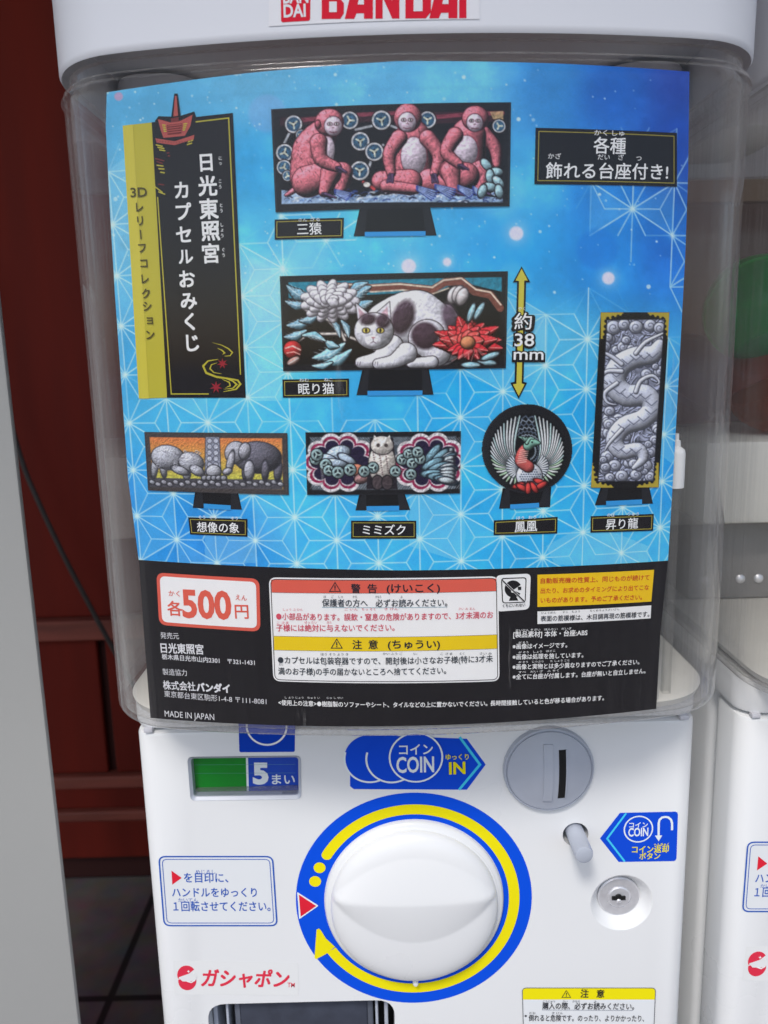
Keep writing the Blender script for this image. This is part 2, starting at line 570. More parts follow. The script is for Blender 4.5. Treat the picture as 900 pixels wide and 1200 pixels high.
# pale panel standing at the left edge
ORIG = np.array([-0.5, 0.056, 0.0])
mb = MB()
mb.box((-0.80, 0.05, 0.0), (-0.2345, 0.055, H + 0.046), pmat('grey_panel_paint', (170, 170, 167), 0.6, k=0.9, noise=0.03, nscale=4, bump=0.06, bscale=500), 0.0015)
tag(mb.build('partition_panel', smooth=30), 'plain pale grey panel standing upright at the left edge', 'panel')

# cable
ORIG = np.zeros(3)
def wp(p, y):
    r = ray(*p); return CAM + r*((y - CAM[1])/r[1])
pts_ = [wp(p, 0.86) for p in ((-40, 300), (-8, 420), (24, 535), (45, 588), (75, 652), (100, 700), (128, 752), (190, 860), (290, 1000))]
cpts = []
for i in range(len(pts_) - 1):
    p0, p1, p2, p3 = pts_[max(i - 1, 0)], pts_[i], pts_[i + 1], pts_[min(i + 2, len(pts_) - 1)]
    for t in np.linspace(0, 1, 6)[:-1]:
        cpts.append(0.5*((2*p1) + (-p0 + p2)*t + (2*p0 - 5*p1 + 4*p2 - p3)*t*t + (-p0 + 3*p1 - 3*p2 + p3)*t**3))
cpts.append(pts_[-1])
cpts = [tuple(p) for p in cpts]
mb = MB(); mb.tube(cpts, 0.0042, pmat('black_rubber', (62, 56, 52), 0.5, k=1.0), 10)
tag(mb.build('power_cable', smooth=60), 'dark power cable hanging across the red wall at lower left', 'cable')

# ------------------------------------------------------------------ the capsule machine
ZB, ZT = H - 0.1856, H + 0.1303
BW = 0.162
ORIG = np.array([0.0, 0.12, 0.0])
PITCHX = 0.348
mach = thing('capsule_machine', ORIG, 'white capsule vending machine in the middle with a blue card in its clear bin', 'vending machine')

# cabinet
def rounded_box(w0, w1, y0, y1, z0, z1, r, n=6, ez=0.0):
    def rg(z, ins=0.0):
        o = []
        for sx, sy, a0 in ((1, -1, -math.pi/2), (1, 1, 0), (-1, 1, math.pi/2), (-1, -1, math.pi)):
            cx = (w1 - r) if sx > 0 else (w0 + r); cy = (y1 - r) if sy > 0 else (y0 + r)
            for k in range(n + 1):
                a = a0 + math.pi/2*k/n
                o.append((cx + (r - ins)*math.cos(a), cy + (r - ins)*math.sin(a), z))
        return o
    if ez:
        return [rg(z0, ez), rg(z0 + ez*0.3, ez*0.3), rg(z0 + ez), rg(z1 - ez), rg(z1 - ez*0.3, ez*0.3), rg(z1, ez)]
    return [rg(z0), rg(z1)]
ZS = H - 0.2095    # seam between cabinet collar and door
mb = MB(); mb.loft(rounded_box(-BW + .0015, BW - .0015, 0.0405, 0.33, 0.0, ZS + 0.001, 0.012, ez=0.002), WHITE)
mb.build('cabinet', mach, smooth=35, fix=True)
mb = MB(); mb.loft(rounded_box(-BW - 0.001, BW + 0.001, 0.0005, 0.33, ZS + 0.0016, ZB - 0.0005, 0.014, ez=0.003), WHITE)
mb.build('collar', mach, smooth=35, fix=True)

# door with its openings
door = MB(); door.loft(rounded_box(-BW, BW, 0.0, 0.04, 0.33, ZS, 0.011, n=8, ez=0.0025), WHITE)
door_o = door.build('door', mach, smooth=35, fix=True)
cutters = []
def cut(mbx):
    o = mbx.build('cutter', fix=True); cutters.append(o)
    m = door_o.modifiers.new('cut', 'BOOLEAN'); m.operation = 'DIFFERENCE'; m.object = o; m.solver = 'EXACT'
win_q = px(FACE, [(219.5, 887), (352.5, 885.5), (353, 936), (223.5, 938)])
win_q = [np.array(p) for p in win_q]
def prism(q, y0, y1, mat, r=0.003, taper=0.0):
    m = MB(); rr = rrect(q, r)
    c = sum(q)/4
    m.loft([[(p[0], y0, p[1]) for p in rr], [(c[0] + (p[0] - c[0])*(1 - taper), y1, c[1] + (p[1] - c[1])*(1 - taper)) for p in rr]], mat)
    return m
cut(prism(win_q, -0.01, 0.008, WHITE))
CH0 = FACE.uv(242, 1177); CH1 = FACE.uv(463, 1179)
ch_q = [np.array([CH0[0], CH0[1]]), np.array([CH1[0], CH0[1]]), np.array([CH1[0] - .002, CH0[1] - 0.07]), np.array([CH0[0] + .002, CH0[1] - 0.07])]
cut(prism(ch_q, -0.01, 0.036, WHITE, r=0.012))
BTN = FACE.uv(674.5, 978)
m = MB(); m.revolve_y(BTN, [(0.0076, -0.01), (0.0076, 0.001), (0.0068, 0.022)], WHITE, 40); cut(m)
LOCK = FACE.uv(728.5, 1058)
m = MB(); m.revolve_y(LOCK, [(0.0215, -0.002), (0.0190, -0.0002), (0.0178, 0.0006), (0.0165, 0.002), (0.0128, 0.0075), (0.0128, 0.012)], WHITE, 56); cut(m)
dg = bpy.context.evaluated_depsgraph_get(); dg.update()
nm = bpy.data.meshes.new_from_object(door_o.evaluated_get(dg))
door_o.modifiers.clear(); old = door_o.data; door_o.data = nm; bpy.data.meshes.remove(old)
nm.name = 'door'
for o in cutters: bpy.data.objects.remove(o, do_unlink=True)
nm.polygons.foreach_set('use_smooth', [True]*len(nm.polygons)); nm.set_sharp_from_angle(angle=RAD(28))

# hinge lugs at the two upper corners of the door
for sx in (-1, 1):
    mb = MB(); mb.box((sx*0.1535 - 0.0025, -0.0006, ZS + 0.0002), (sx*0.1535 + 0.0025, 0.004, ZS + 0.003), pmat('hinge_grey', (200, 200, 206), 0.5), 0.0006)
    mb.build('hinge', mach, smooth=30)

# clear bin
mb = MB()
T = 0.003
rings = [ring(-0.005, ZB), ring(-0.002, ZB + 0.0006), ring(-0.0006, ZB + 0.0018), ring(0, ZB + 0.0036), ring(0, ZB + 0.006), ring(0, ZB + 0.012), ring(0, ZB + 0.15), ring(0, ZT - 0.018), ring(0, ZT - 0.0125), ring(0.0003, ZT - 0.0118), ring(0.0013, ZT - 0.0108), ring(0.0013, ZT - 0.0102), ring(0.0003, ZT - 0.0092), ring(0, ZT - 0.0088),
         ring(0, ZT - 0.0075), ring(-0.0012, ZT - 0.0062), ring(-0.0035, ZT - 0.0055), ring(-0.0035, ZT - 0.0002),
         ring(-0.0035 - T, ZT - 0.0002), ring(-0.0035 - T, ZT - 0.0045), ring(-T, ZT - 0.009), ring(-T, ZT - 0.012), ring(-T, ZT - 0.02), ring(-T, ZB + 0.15), ring(-T, ZB + 0.012), ring(-T, ZB + 0.006), ring(-T, ZB + 0.0034), ring(-0.0045, ZB + 0.0024), ring(-0.008, ZB + 0.002)]
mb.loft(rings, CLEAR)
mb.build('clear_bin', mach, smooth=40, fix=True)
# moulded rim ribs near the top of the bin, left and right of the card
for pts2, wd in ((((128, 70), (150, 118)), 1.2),):
    pass
# floor plate inside the bin
mb = MB(); mb.loft([ring(-0.010, ZB + 0.0025), ring(-0.0085, ZB + 0.006), ring(-0.011, ZB + 0.0075)], CREAM)
mb.build('bin_floor', mach, smooth=40, fix=True)
# feeder block behind
mb = MB(); mb.box((-0.150, 0.10, H - 0.118), (0.160, 0.236, H - 0.0615), CREAM, 0.004)
mb.box((-0.148, 0.125, ZB + 0.0078), (0.158, 0.232, H - 0.1175), pmat('feeder_grey', (120, 118, 116), 0.5), 0.002)
fb = mb.build('feeder_block', mach, smooth=35)
for x in (-0.111, -0.098, 0.09, 0.12):
    m = MB(); c = (x, H - 0.163)
    m.revolve_y(c, [(0.0032, 0.1255), (0.0032, 0.124), (0.002, 0.123), (0.0006, 0.1226)], STEEL, 20)
    m.build('screw', fb, smooth=40)

# lid
mb = MB()
lo = 0.0028
rings = [ring(lo - 0.0035, ZT + 0.0012), ring(lo - 0.001, ZT), ring(lo, ZT + 0.0015), ring(lo, ZT + 0.003), ring(lo, ZT + 0.008), ring(lo, ZT + 0.034), ring(lo, ZT + 0.040), ring(lo - 0.002, ZT + 0.050),
         ring(lo - 0.008, ZT + 0.060), ring(lo - 0.018, ZT + 0.067), ring(lo - 0.030, ZT + 0.070)]
mb.loft(rings, LIDW, cap0=False)
inner = [ring(lo - 0.0035, ZT + 0.0012), ring(lo - 0.0040, ZT + 0.030)]
mb.loft(inner, LIDW, cap0=False)
lid = mb.build('lid', mach, smooth=40, fix=True)
# raised sockets under the lid, seen through the corners of the bin
for sx in (-1, 1):
    mb = MB()
    mb.loft(rounded_box(sx*0.14 - 0.024, sx*0.14 + 0.024, 0.06, 0.16, ZT - 0.008, ZT + 0.028, 0.02, ez=0.003), LIDW)
    mb.build('lid_socket', lid, smooth=40, fix=True)

# maker's sticker on the lid
mb = MB()
st = px(LIDF, [(315, -28), (562, -30), (562, 22.5), (315, 31)])
mb.poly(LIDF, st, pmat('sticker_film', (246, 245, 248), 0.3, k=0.9), 1)
CR = ink((214, 36, 56))
def lp(*pts): return px(LIDF, pts)
q0 = crop(300, 0, 3)
mb.poly(LIDF, rrect(lp((329, -12), (364, -13), (363.5, 24.5), (329.5, 26.5)), 0.001), CR, 2)
ws = pmat('sticker_white', (244, 243, 246), 0.4, k=0.9)
mb.text(LIDF, 'BAN', (332, 4.2), (361.5, 3.2), 21, ws, 3, 0.028)
mb.text(LIDF, 'DAI', (332.5, 20.5), (358.5, 19.5), 21, ws, 3, 0.028)
# large letters BANDAI, drawn as heavy blocks: height from -22 to 22
yb, yt = 22.0, -24.0
def L(x, y): return (x, yt + (yb - yt)*y - (x - 460)*0.006)
def let(poly, mat=CR, ly=2): mb.poly(LIDF, lp(*[L(x, y) for x, y in poly]), mat, ly, convex=False)
def hole(poly): let(poly, ws, 3)
def Bf(x0, x1):
    wdt = x1 - x0
    let([(x0, 0), (x1 - wdt*.22, 0), (x1 - wdt*.06, .1), (x1 - wdt*.06, .38), (x1 - wdt*.18, .48), (x1, .6), (x1, .86), (x1 - wdt*.16, 1), (x0, 1)])
    hole([(x0 + wdt*.34, .17), (x1 - wdt*.36, .17), (x1 - wdt*.36, .40), (x0 + wdt*.34, .40)])
    hole([(x0 + wdt*.34, .56), (x1 - wdt*.32, .56), (x1 - wdt*.32, .83), (x0 + wdt*.34, .83)])
def Af(x0, x1):
    wdt = x1 - x0
    let([(x0 + wdt*.33, 0), (x1 - wdt*.0, 0), (x1, 1), (x1 - wdt*.32, 1), (x1 - wdt*.32, .86), (x0 + wdt*.42, .86), (x0 + wdt*.34, 1), (x0, 1)])
    hole([(x0 + wdt*.56, .28), (x1 - wdt*.32, .28), (x1 - wdt*.32, .64), (x0 + wdt*.46, .64)])
def Nf(x0, x1):
    wdt = x1 - x0
    let([(x0, 0), (x0 + wdt*.33, 0), (x1 - wdt*.3, .55), (x1 - wdt*.3, 0), (x1, 0), (x1, 1), (x1 - wdt*.3, 1), (x0 + wdt*.3, .45), (x0 + wdt*.3, 1), (x0, 1)])
def Df(x0, x1):
    wdt = x1 - x0
    let([(x0, 0), (x1 - wdt*.2, 0), (x1, .16), (x1, .84), (x1 - wdt*.2, 1), (x0, 1)])
    hole([(x0 + wdt*.32, .18), (x1 - wdt*.33, .18), (x1 - wdt*.33, .82), (x0 + wdt*.32, .82)])
Bf(377, 403); Af(404, 437); Nf(440, 468); Df(475, 505); Af(503, 536); let([(538, 0), (546.5, 0), (546.5, 1), (538, 1)])
mb.build('brand_sticker', lid)

# ---- things on the door
BLUE = ink((16, 62, 176), 0.35); CYAN = ink((70, 200, 240)); YEL = ink((244, 218, 20)); WHT = ink((240, 243, 248), 0.4)
BLUE2 = ink((20, 74, 205), 0.35); REDI = ink((214, 38, 56)); CWHITE = ink((225, 232, 246), 0.4)
def fp(*pts): return px(FACE, pts)
# round mark half hidden under the bin
mb = MB()
mb.poly(FACE, rrect(fp((279, 826), (346, 826), (345.5, 881), (280.5, 881.5)), 0.0012), BLUE, 1)
c = FACE.uv(312.5, 851)
mb.stroke(FACE, circ(c, 0.0114), 0.0011, WHT, 2, True)
mb.build('price_sticker', mach)

# counter window
wq = win_q
mb = MB()
GRN = ink((10, 130, 34), 0.35)
WS = Plane(0.0068)
wi = px(WS, [(214, 880), (288, 880), (289.5, 940), (214, 940)])
mb.poly(WS, wi, GRN, 1)
mb.poly(WS, px(WS, [(288, 880), (290.5, 880), (292, 940), (289.5, 940)]), CWHITE, 1)
mb.poly(WS, px(WS, [(290.5, 880), (358, 880), (358, 940), (292, 940)]), ink((24, 70, 180), 0.35), 1)
FIVE = crop(130, 780, 3.6)
mb.text(WS, '5', (296.5, 917.5), (315, 917.5), 33, CWHITE, 2, 0.05)
mb.text(WS, 'まい', (319, 918), (345.5, 918), 13.5, CWHITE, 2, 0.02)
for yy in (896, 906):
    mb.stroke(WS, px(WS, [(228, yy), (346, yy - 0.6)]), 0.00015, ink((90, 150, 150)), 3)
cw = mb.build('counter_window', mach)
# frame lip, ledge and clear cover
mb = MB()
ri = rrect(inset(wq, 0.0016), 0.0022); ro = rrect(wq, 0.003)
n = len(ri)
V = [(p[0], -0.0004, p[1]) for p in ro] + [(p[0], 0.0012, p[1]) for p in ri] + [(p[0], 0.0066, p[1]) for p in ri] + [(p[0], 0.0066, p[1]) for p in ro]
Fs = []
for k in range(3):
    for i in range(n):
        j = (i + 1) % n
        Fs.append((k*n + i, k*n + j, (k + 1)*n + j, (k + 1)*n + i))
mb.add(V, Fs, GREY)
mb.build('window_frame', cw, smooth=30, fix=True)
mb = MB()
q = inset(wq, 0.0013)
zlo = q[2][1]; zhi = q[0][1]
x0_, x1_ = q[0][0], q[1][0]
mb.box((x0_, 0.0012, zlo), (x1_, 0.0020, zhi), clear_mat('window_clear', (0.98, 0.98, 0.98), 0.002, 0.1, streak=False))
mb.box((x0_ + .001, 0.0022, zlo + 0.0004), (x1_ - .001, 0.0062, zlo + 0.0042), clear_mat('window_ledge', (0.8, 0.82, 0.85), 0.08, 0.2, streak=False), 0.0006)
mb.build('window_pane', cw)

# COIN IN sticker
mb = MB()
k4 = crop(380, 840, 2.8125)
body = [k4(85, 150), k4(85, 228), k4(97, 238), k4(470, 240), k4(532, 157), k4(470, 72), k4(150, 60)]
mb.poly(FACE, fp(*body), BLUE2, 1)
for cx_, cy_ in ((150, 138), (222, 138)):
    c = FACE.uv(*k4(cx_, cy_))
    mb.poly(FACE, circ(c, 0.0148), BLUE2, 2 if cx_ == 150 else 4)
    mb.stroke(FACE, circ(c, 0.0146, 30, None, math.pi*0.9, math.pi*1.75), 0.0011, CWHITE, 3 if cx_ == 150 else 5)
c = FACE.uv(*k4(302, 132))
mb.poly(FACE, circ(c, 0.0154), BLUE2, 6)
mb.stroke(FACE, circ(c, 0.0152), 0.0010, CWHITE, 7, True)
mb.stroke(FACE, fp(k4(446, 66), k4(513, 157), k4(444, 240)), 0.0015, CYAN, 2)
mb.text(FACE, 'コイン', k4(247, 121), k4(357, 119), 14.5, CWHITE, 8, 0.018)
mb.text(FACE, 'COIN', k4(238, 181), k4(362, 178), 25.5, CWHITE, 8, 0.024)
mb.text(FACE, 'ゆっくり', k4(400, 138), k4(475, 137), 7.6, YEL, 8, 0.02)
mb.text(FACE, 'IN', k4(411, 186), k4(465, 184), 19.5, YEL, 8, 0.03)
mb.build('coin_sticker', mach)

# coin slot
CS = FACE.uv(642.4, 900)
mb = MB()
rs = 0.0248
prof = [(rs + .0016, 0.001), (rs + .0014, -0.0016), (rs + .0008, -0.0028), (rs + .0002, -0.0030), (rs - .0002, -0.0022), (rs - .0006, -0.0024), (rs - .0008, -0.0034)]
for k in range(1, 9):
    a = k/8
    prof.append(((rs - .0008)*(1 - a) + 0.0004, -0.003 - 0.0052*math.sin(a*math.pi/2)))
mb.revolve_y(CS, prof, GREY, 64)
slot = mb.build('coin_slot', mach, smooth=40, fix=True)
def dome_y(x, z):
    r = math.hypot(x - CS[0], z - CS[1]); a = min(max((rs - r)/(rs - 0.0004), 0), 1)
    return -0.003 - 0.0052*math.sin(a*math.pi/2)
def strip(x0, x1, z0, z1, h, mat):
    m_ = MB()
    rings = []
    for k in range(17):
        z = z0 + (z1 - z0)*k/16
        rings.append([(x0, dome_y(x0, z) - h, z), (x1, dome_y(x1, z) - h, z), (x1, dome_y(x1, z) + .001, z), (x0, dome_y(x0, z) + .001, z)])
    m_.loft(rings, mat)
    return m_
strip(CS[0] - 0.0040, CS[0] + 0.0012, CS[1] - 0.0175, CS[1] + 0.0175, .0007, GREY).build('slot_plate', slot, smooth=30, fix=True)
strip(CS[0] + 0.0046, CS[0] + 0.0086, CS[1] - 0.0160, CS[1] + 0.0142, .00015, pmat('slot_black', (12, 11, 12), 0.8)).build('slot_opening', slot, fix=True)
strip(CS[0] + 0.0087, CS[0] + 0.0095, CS[1] - 0.0160, CS[1] + 0.0142, .0006, GREY).build('slot_lip', slot, smooth=30, fix=True)

# coin return button
mb = MB()
r_ = 0.0053
mb.revolve_y((BTN[0], BTN[1] + 0.0005), [(r_, 0.02), (r_, -0.0195), (r_ - 0.0004, -0.0207), (r_ - 0.0014, -0.0212), (0.0004, -0.0212)], GREY, 40)
mb.build('return_button', mach, smooth=40, fix=True)

# coin return sticker
mb = MB()
k6 = crop(640, 930, 5)
mb.poly(FACE, fp(k6(315, 262), k6(432, 112), k6(757, 105), k6(768, 110), k6(772, 122), k6(764, 378), k6(757, 391), k6(745, 395), k6(425, 400)), BLUE2, 1)
mb.stroke(FACE, fp(k6(468, 114), k6(357, 262), k6(460, 397)), 0.0011, CYAN, 2)
c = FACE.uv(*k6(540, 207))
mb.stroke(FACE, circ(c, 0.0083), 0.0008, CWHITE, 2, True)
mb.text(FACE, 'コイン', k6(485, 197), k6(594, 195), 7.4, CWHITE, 2, 0.02)
mb.text(FACE, 'COIN', k6(480, 249), k6(597, 246), 13.6, CWHITE, 2, 0.024)
ua = [k6(737, 213), k6(737, 172), k6(731, 151), k6(715, 138), k6(697, 135), k6(678, 139), k6(664, 152), k6(659, 172), k6(658, 250)]
mb.stroke(FACE, fp(*ua), 0.0013, CWHITE, 2)
mb.poly(FACE, fp(k6(636, 244), k6(679, 243), k6(658, 277)), CWHITE, 3)
mb.text(FACE, 'コイン返却', k6(502, 344), k6(716, 340), 9.4, YEL, 2, 0.018)
mb.text(FACE, 'ボタン', k6(545, 382), k6(666, 380), 8.6, YEL, 2, 0.018)
mb.text(FACE, 'へんきゃく', k6(630, 304), k6(718, 302), 3.6, YEL, 2, 0.02)
mb.build('return_sticker', mach)

# key lock
mb = MB()
mb.revolve_y(LOCK, [(0.0127, 0.0095), (0.0127, 0.0062), (0.0120, 0.0056), (0.0118, 0.0056), (0.0076, 0.0056), (0.0074, 0.0062), (0.0070, 0.0062), (0.0068, 0.0052), (0.0062, 0.0048), (0.0003, 0.0048)], STEEL, 56)
lock = mb.build('key_lock', mach, smooth=30, fix=True)
mb = MB()
LP = Plane(0.0047)
c = LOCK
mb.box((c[0] - 0.0046, 0.0040, c[1] - 0.0012), (c[0] + 0.0036, 0.0050, c[1] + 0.0012), pmat('keyhole_black', (12, 12, 12), 0.5))
mb.revolve_y((c[0] - 0.0006, c[1] + 0.0004), [(0.0022, 0.0050), (0.0022, 0.0036), (0.0003, 0.0036)], pmat('keyhole_black', (12, 12, 12), 0.5), 20)
mb.revolve_y((c[0] - 0.0006, c[1] - 0.0016), [(0.0015, 0.0050), (0.0015, 0.0035), (0.0009, 0.0030), (0.0002, 0.0029)], STEEL, 20)
mb.build('keyhole', lock, smooth=30)

# dial ring sticker
DC = np.array([FACE.uv(485, 1052)[0], (FACE.uv(485, 932)[1] + FACE.uv(485, 1172)[1])/2])
DR = 0.0706
mb = MB()
def annulus(c, r0, r1, mat, ly, a0=0, a1=2*math.pi, n=128):
    P = [(c[0] + r*math.cos(a0 + (a1 - a0)*i/n), c[1] + r*math.sin(a0 + (a1 - a0)*i/n)) for r in (r0, r1) for i in range(n + 1)]
    mb.add(FACE.pt(np.array(P), ly), [(i, i + 1, n + 2 + i, n + 1 + i) for i in range(n)], mat)
annulus(DC, DR*0.76, DR, ink((14, 78, 212), 0.35), 1)
D = RAD
annulus(DC, DR*.805, DR*.895, YEL, 2, D(148), D(-147.5))
for a in (148,):
    mb.poly(FACE, circ(DC + DR*.85*np.array([math.cos(D(a)), math.sin(D(a))]), DR*.045, 20), YEL, 3)
for a in (157, 166):
    mb.poly(FACE, circ(DC + DR*.855*np.array([math.cos(D(a)), math.sin(D(a))]), DR*.05, 24), YEL, 3)
k5 = crop(330, 920, 2.903)
mb.poly(FACE, fp(k5(119, 490), k5(127, 487), k5(134, 493), k5(150, 520), k5(182, 549), k5(150, 574), k5(117, 591), k5(112, 586)), YEL, 3, convex=False)
tr = fp(k5(53, 362), k5(126, 409), k5(60, 455))
mb.poly(FACE, rrect([tr[0], (tr[0]*.02 + tr[1]*.98), tr[1], tr[2]], 0.0008), CWHITE, 3)
mb.poly(FACE, fp(k5(59, 371), k5(118, 409.5), k5(65, 446)), REDI, 4)
mb.build('dial_sticker', mach)

# dial
def sm(x): x = np.clip(x, 0, 1); return x*x*(3 - 2*x)
RK = DR*.755
RG = DR*.703
nr, na = 72, 144
V = [(DC[0], 0, DC[1])]; Fs = []
Rn = np.concatenate([np.linspace(0, .93, 54)[1:], np.linspace(.935, 1.0, 19)])
for r in Rn:
    for k in range(na):
        a = 2*math.pi*k/na
        V.append((DC[0] + RG*r*math.cos(a), 0, DC[1] + RG*r*math.sin(a)))
V = np.array(V)
u = (V[:, 0] - DC[0])/RG; v = (V[:, 2] - DC[1])/RG
rr_ = np.sqrt(u*u + v*v)
base = 0.0072*np.sqrt(np.clip(1 - rr_**9, 0, 1)) + 0.0035*(1 - rr_**2)
wl = 0.60*np.clip(1 - (u/0.99)**2, 0, 1)**1.0 + 1e-4
tt = np.clip(1 - np.abs(v - 0.20)/(wl*.9), 0, 1)
grip = 0.0034*(1 - (1 - tt)**1.15)*np.clip(1 - rr_*rr_, 0, 1)**.25
V[:, 1] = -(0.0045 + base + grip)
nR = len(Rn)
for k in range(na): Fs.append((0, 1 + (k + 1) % na, 1 + k))
for i in range(nR - 1):
    for k in range(na):
        k2 = (k + 1) % na
        Fs.append((1 + i*na + k, 1 + i*na + k2, 1 + (i + 1)*na + k2, 1 + (i + 1)*na + k))
mb = MB(); mb.add(V, Fs, WHITE)
mb.revolve_y(DC, [(RK + .0002, 0.001), (RK, -0.0020), (RK - .0012, -0.0034), (RK - 0.0035, -0.0040), (RG + .0012, -0.0040), (RG, -0.0049)], WHITE, 144)
dial = mb.build('dial', mach, smooth=60)
mb = MB(); c = FACE.uv(486, 1152)
mb.revolve_y((DC[0], DC[1] - RK - 0.0004), [(0.0017, 0.001), (0.0017, -0.0042), (0.0012, -0.0050), (0.0002, -0.0052)], WHITE, 24)
mb.build('dial_mark', dial, smooth=40)

# instruction sticker
k7 = crop(0, 900, 2)
mb = MB()
qi = fp(k7(370, 205), k7(641, 205), k7(652, 371), k7(383, 371))
mb.poly(FACE, rrect(qi, 0.0045), pmat('sticker_paper', (240, 243, 245), 0.35, k=.92), 1)
LB = ink((30, 84, 176))
mb.stroke(FACE, rrect(inset(qi, 0.0006), 0.004), 0.0009, LB, 2, True)
mb.stroke(FACE, rrect(inset(qi, 0.0024), 0.003), 0.00045, LB, 2, True)
mb.poly(FACE, fp(k7(402, 240), k7(426, 257), k7(404, 273)), REDI, 2)
mb.text(FACE, 'を目印に、', k7(432, 266), k7(535, 266), 12.6, LB, 2, 0.012)
mb.text(FACE, 'めじるし', k7(459, 247), k7(505, 247), 5.6, LB, 2)
mb.text(FACE, 'ハンドルをゆっくり', k7(404, 300), k7(602, 300), 12.2, LB, 2, 0.012)
mb.text(FACE, '１回転させてください。', k7(407, 333), k7(634, 333), 12.6, LB, 2, 0.012)
mb.text(FACE, 'かいてん', k7(418, 313), k7(464, 313), 5.4, LB, 2)
mb.build('instruction_sticker', mach)

# logo sticker
mb = MB()
k8 = crop(200, 1110, 3.214)
mb.poly(FACE, fp(k8(10, 50), k8(480, 58), k8(482, 183), k8(14, 178)), pmat('clear_label_film', (243, 244, 243), 0.2, k=.92), 1)
LR = ink((214, 52, 74))
def kc(c_, r, a0, a1, n=24): return [k8(c_[0] + r*math.cos(D(a0 + (a1 - a0)*i/n)), c_[1] - r*1.0*math.sin(D(a0 + (a1 - a0)*i/n))) for i in range(n + 1)]
mb.poly(FACE, fp(*(kc((60, 103), 35, 35, 205) + [k8(70, 98)])), LR, 2, convex=False)
mb.poly(FACE, fp(*(kc((63, 127), 34, 170, 385))), LR, 2, convex=False)
mb.poly(FACE, fp(k8(30, 112), k8(70, 98), k8(99, 106), k8(96, 121), k8(75, 128), k8(45, 127)), pmat('clear_label_film', (243, 244, 243), 0.2), 3)
mb.poly(FACE, [FACE.uv(*k8(68, 89)) + 0.0011*np.array([math.cos(D(a)), math.sin(D(a))])*(1 if i % 2 == 0 else .4) for i, a in enumerate(range(0, 360, 45))], WHT, 4, convex=False)
mb.poly(FACE, [FACE.uv(*k8(88, 96)) + 0.0008*np.array([math.cos(D(a)), math.sin(D(a))])*(1 if i % 2 == 0 else .4) for i, a in enumerate(range(0, 360, 45))], WHT, 4, convex=False)
mb.stroke(FACE, fp(k8(62, 126), k8(78, 131), k8(93, 122)), 0.0007, WHT, 4)
mb.text(FACE, 'ガシャポン', k8(116, 142), k8(440, 146), 22.5, LR, 2, 0.03, slant=0.16)
mb.text(FACE, 'TM', k8(440, 149), k8(467, 150), 7.5, LR, 2, 0.01)
mb.build('logo_sticker', mach)

# caution sticker
k9 = crop(600, 1140, 3)
mb = MB()
qa = fp((611.5, 1157), (768.5, 1157), (764, 1262), (614.5, 1262))
mb.poly(FACE, rrect(qa, 0.0028), pmat('sticker_paper', (240, 243, 245), 0.35), 1)
qh = fp((611.9, 1157.4), (768.1, 1157.4), (767.6, 1171), (612.2, 1171))
hd = rrect(qh, 0.0024)
mb.poly(FACE, hd[:14] + [np.array(qh[2]), np.array(qh[3])], YEL, 2)
BK = ink((34, 36, 46))
mb.stroke(FACE, rrect(inset(qa, 0.0002), 0.0027), 0.00045, ink((84, 88, 96)), 3, True)
def warn_tri(m_, surf, c_, s_, mat, ly):
    x, y = c_
    m_.stroke(surf, px(surf, [(x, y - s_*.9), (x + s_, y + s_*.75), (x - s_, y + s_*.75)]), s_*0.00009 if not surf.curved else s_*.00008, mat, ly, True)
    m_.stroke(surf, px(surf, [(x, y - s_*.35), (x, y + s_*.25)]), s_*0.0001, mat, ly)
    m_.stroke(surf, px(surf, [(x, y + s_*.38), (x, y + s_*.55)]), s_*0.0001, mat, ly)
warn_tri(mb, FACE, (663.5, 1164.5), 5, BK, 4)
mb.text(FACE, '注', k9(240, 83), k9(268, 83), 10, BK, 4, .02); mb.text(FACE, '意', k9(296, 83), k9(323, 83), 10, BK, 4, .02)
mb.text(FACE, 'ちゅう', k9(245, 60), k9(265, 60), 2.6, BK, 4)
mb.text(FACE, '購入の際、必ずお読みください。', k9(106, 124), k9(428, 126), 8.6, BK, 4, .012)
mb.stroke(FACE, fp(k9(105, 128.5), k9(425, 130.5)), 0.00022, ink((90, 100, 120)), 4)
mb.text(FACE, 'こうにゅう', k9(108, 102), k9(150, 102), 3, BK, 4); mb.text(FACE, 'さい', k9(178, 102), k9(195, 102), 3, BK, 4)
mb.text(FACE, 'かなら', k9(212, 102), k9(238, 102), 3, BK, 4); mb.text(FACE, 'よ', k9(287, 103), k9(296, 103), 3, BK, 4)
mb.poly(FACE, circ(FACE.uv(*k9(48, 150)), 0.0007, 14), BK, 4)
mb.text(FACE, '倒れると危険です。のったり、よりかかったり、', k9(58, 166), k9(463, 168), 8.3, BK, 4, .008)
mb.text(FACE, 'たお', k9(60, 143), k9(82, 143), 3, BK, 4); mb.text(FACE, 'き けん', k9(140, 143), k9(178, 143), 3, BK, 4)
mb.build('caution_sticker', mach)

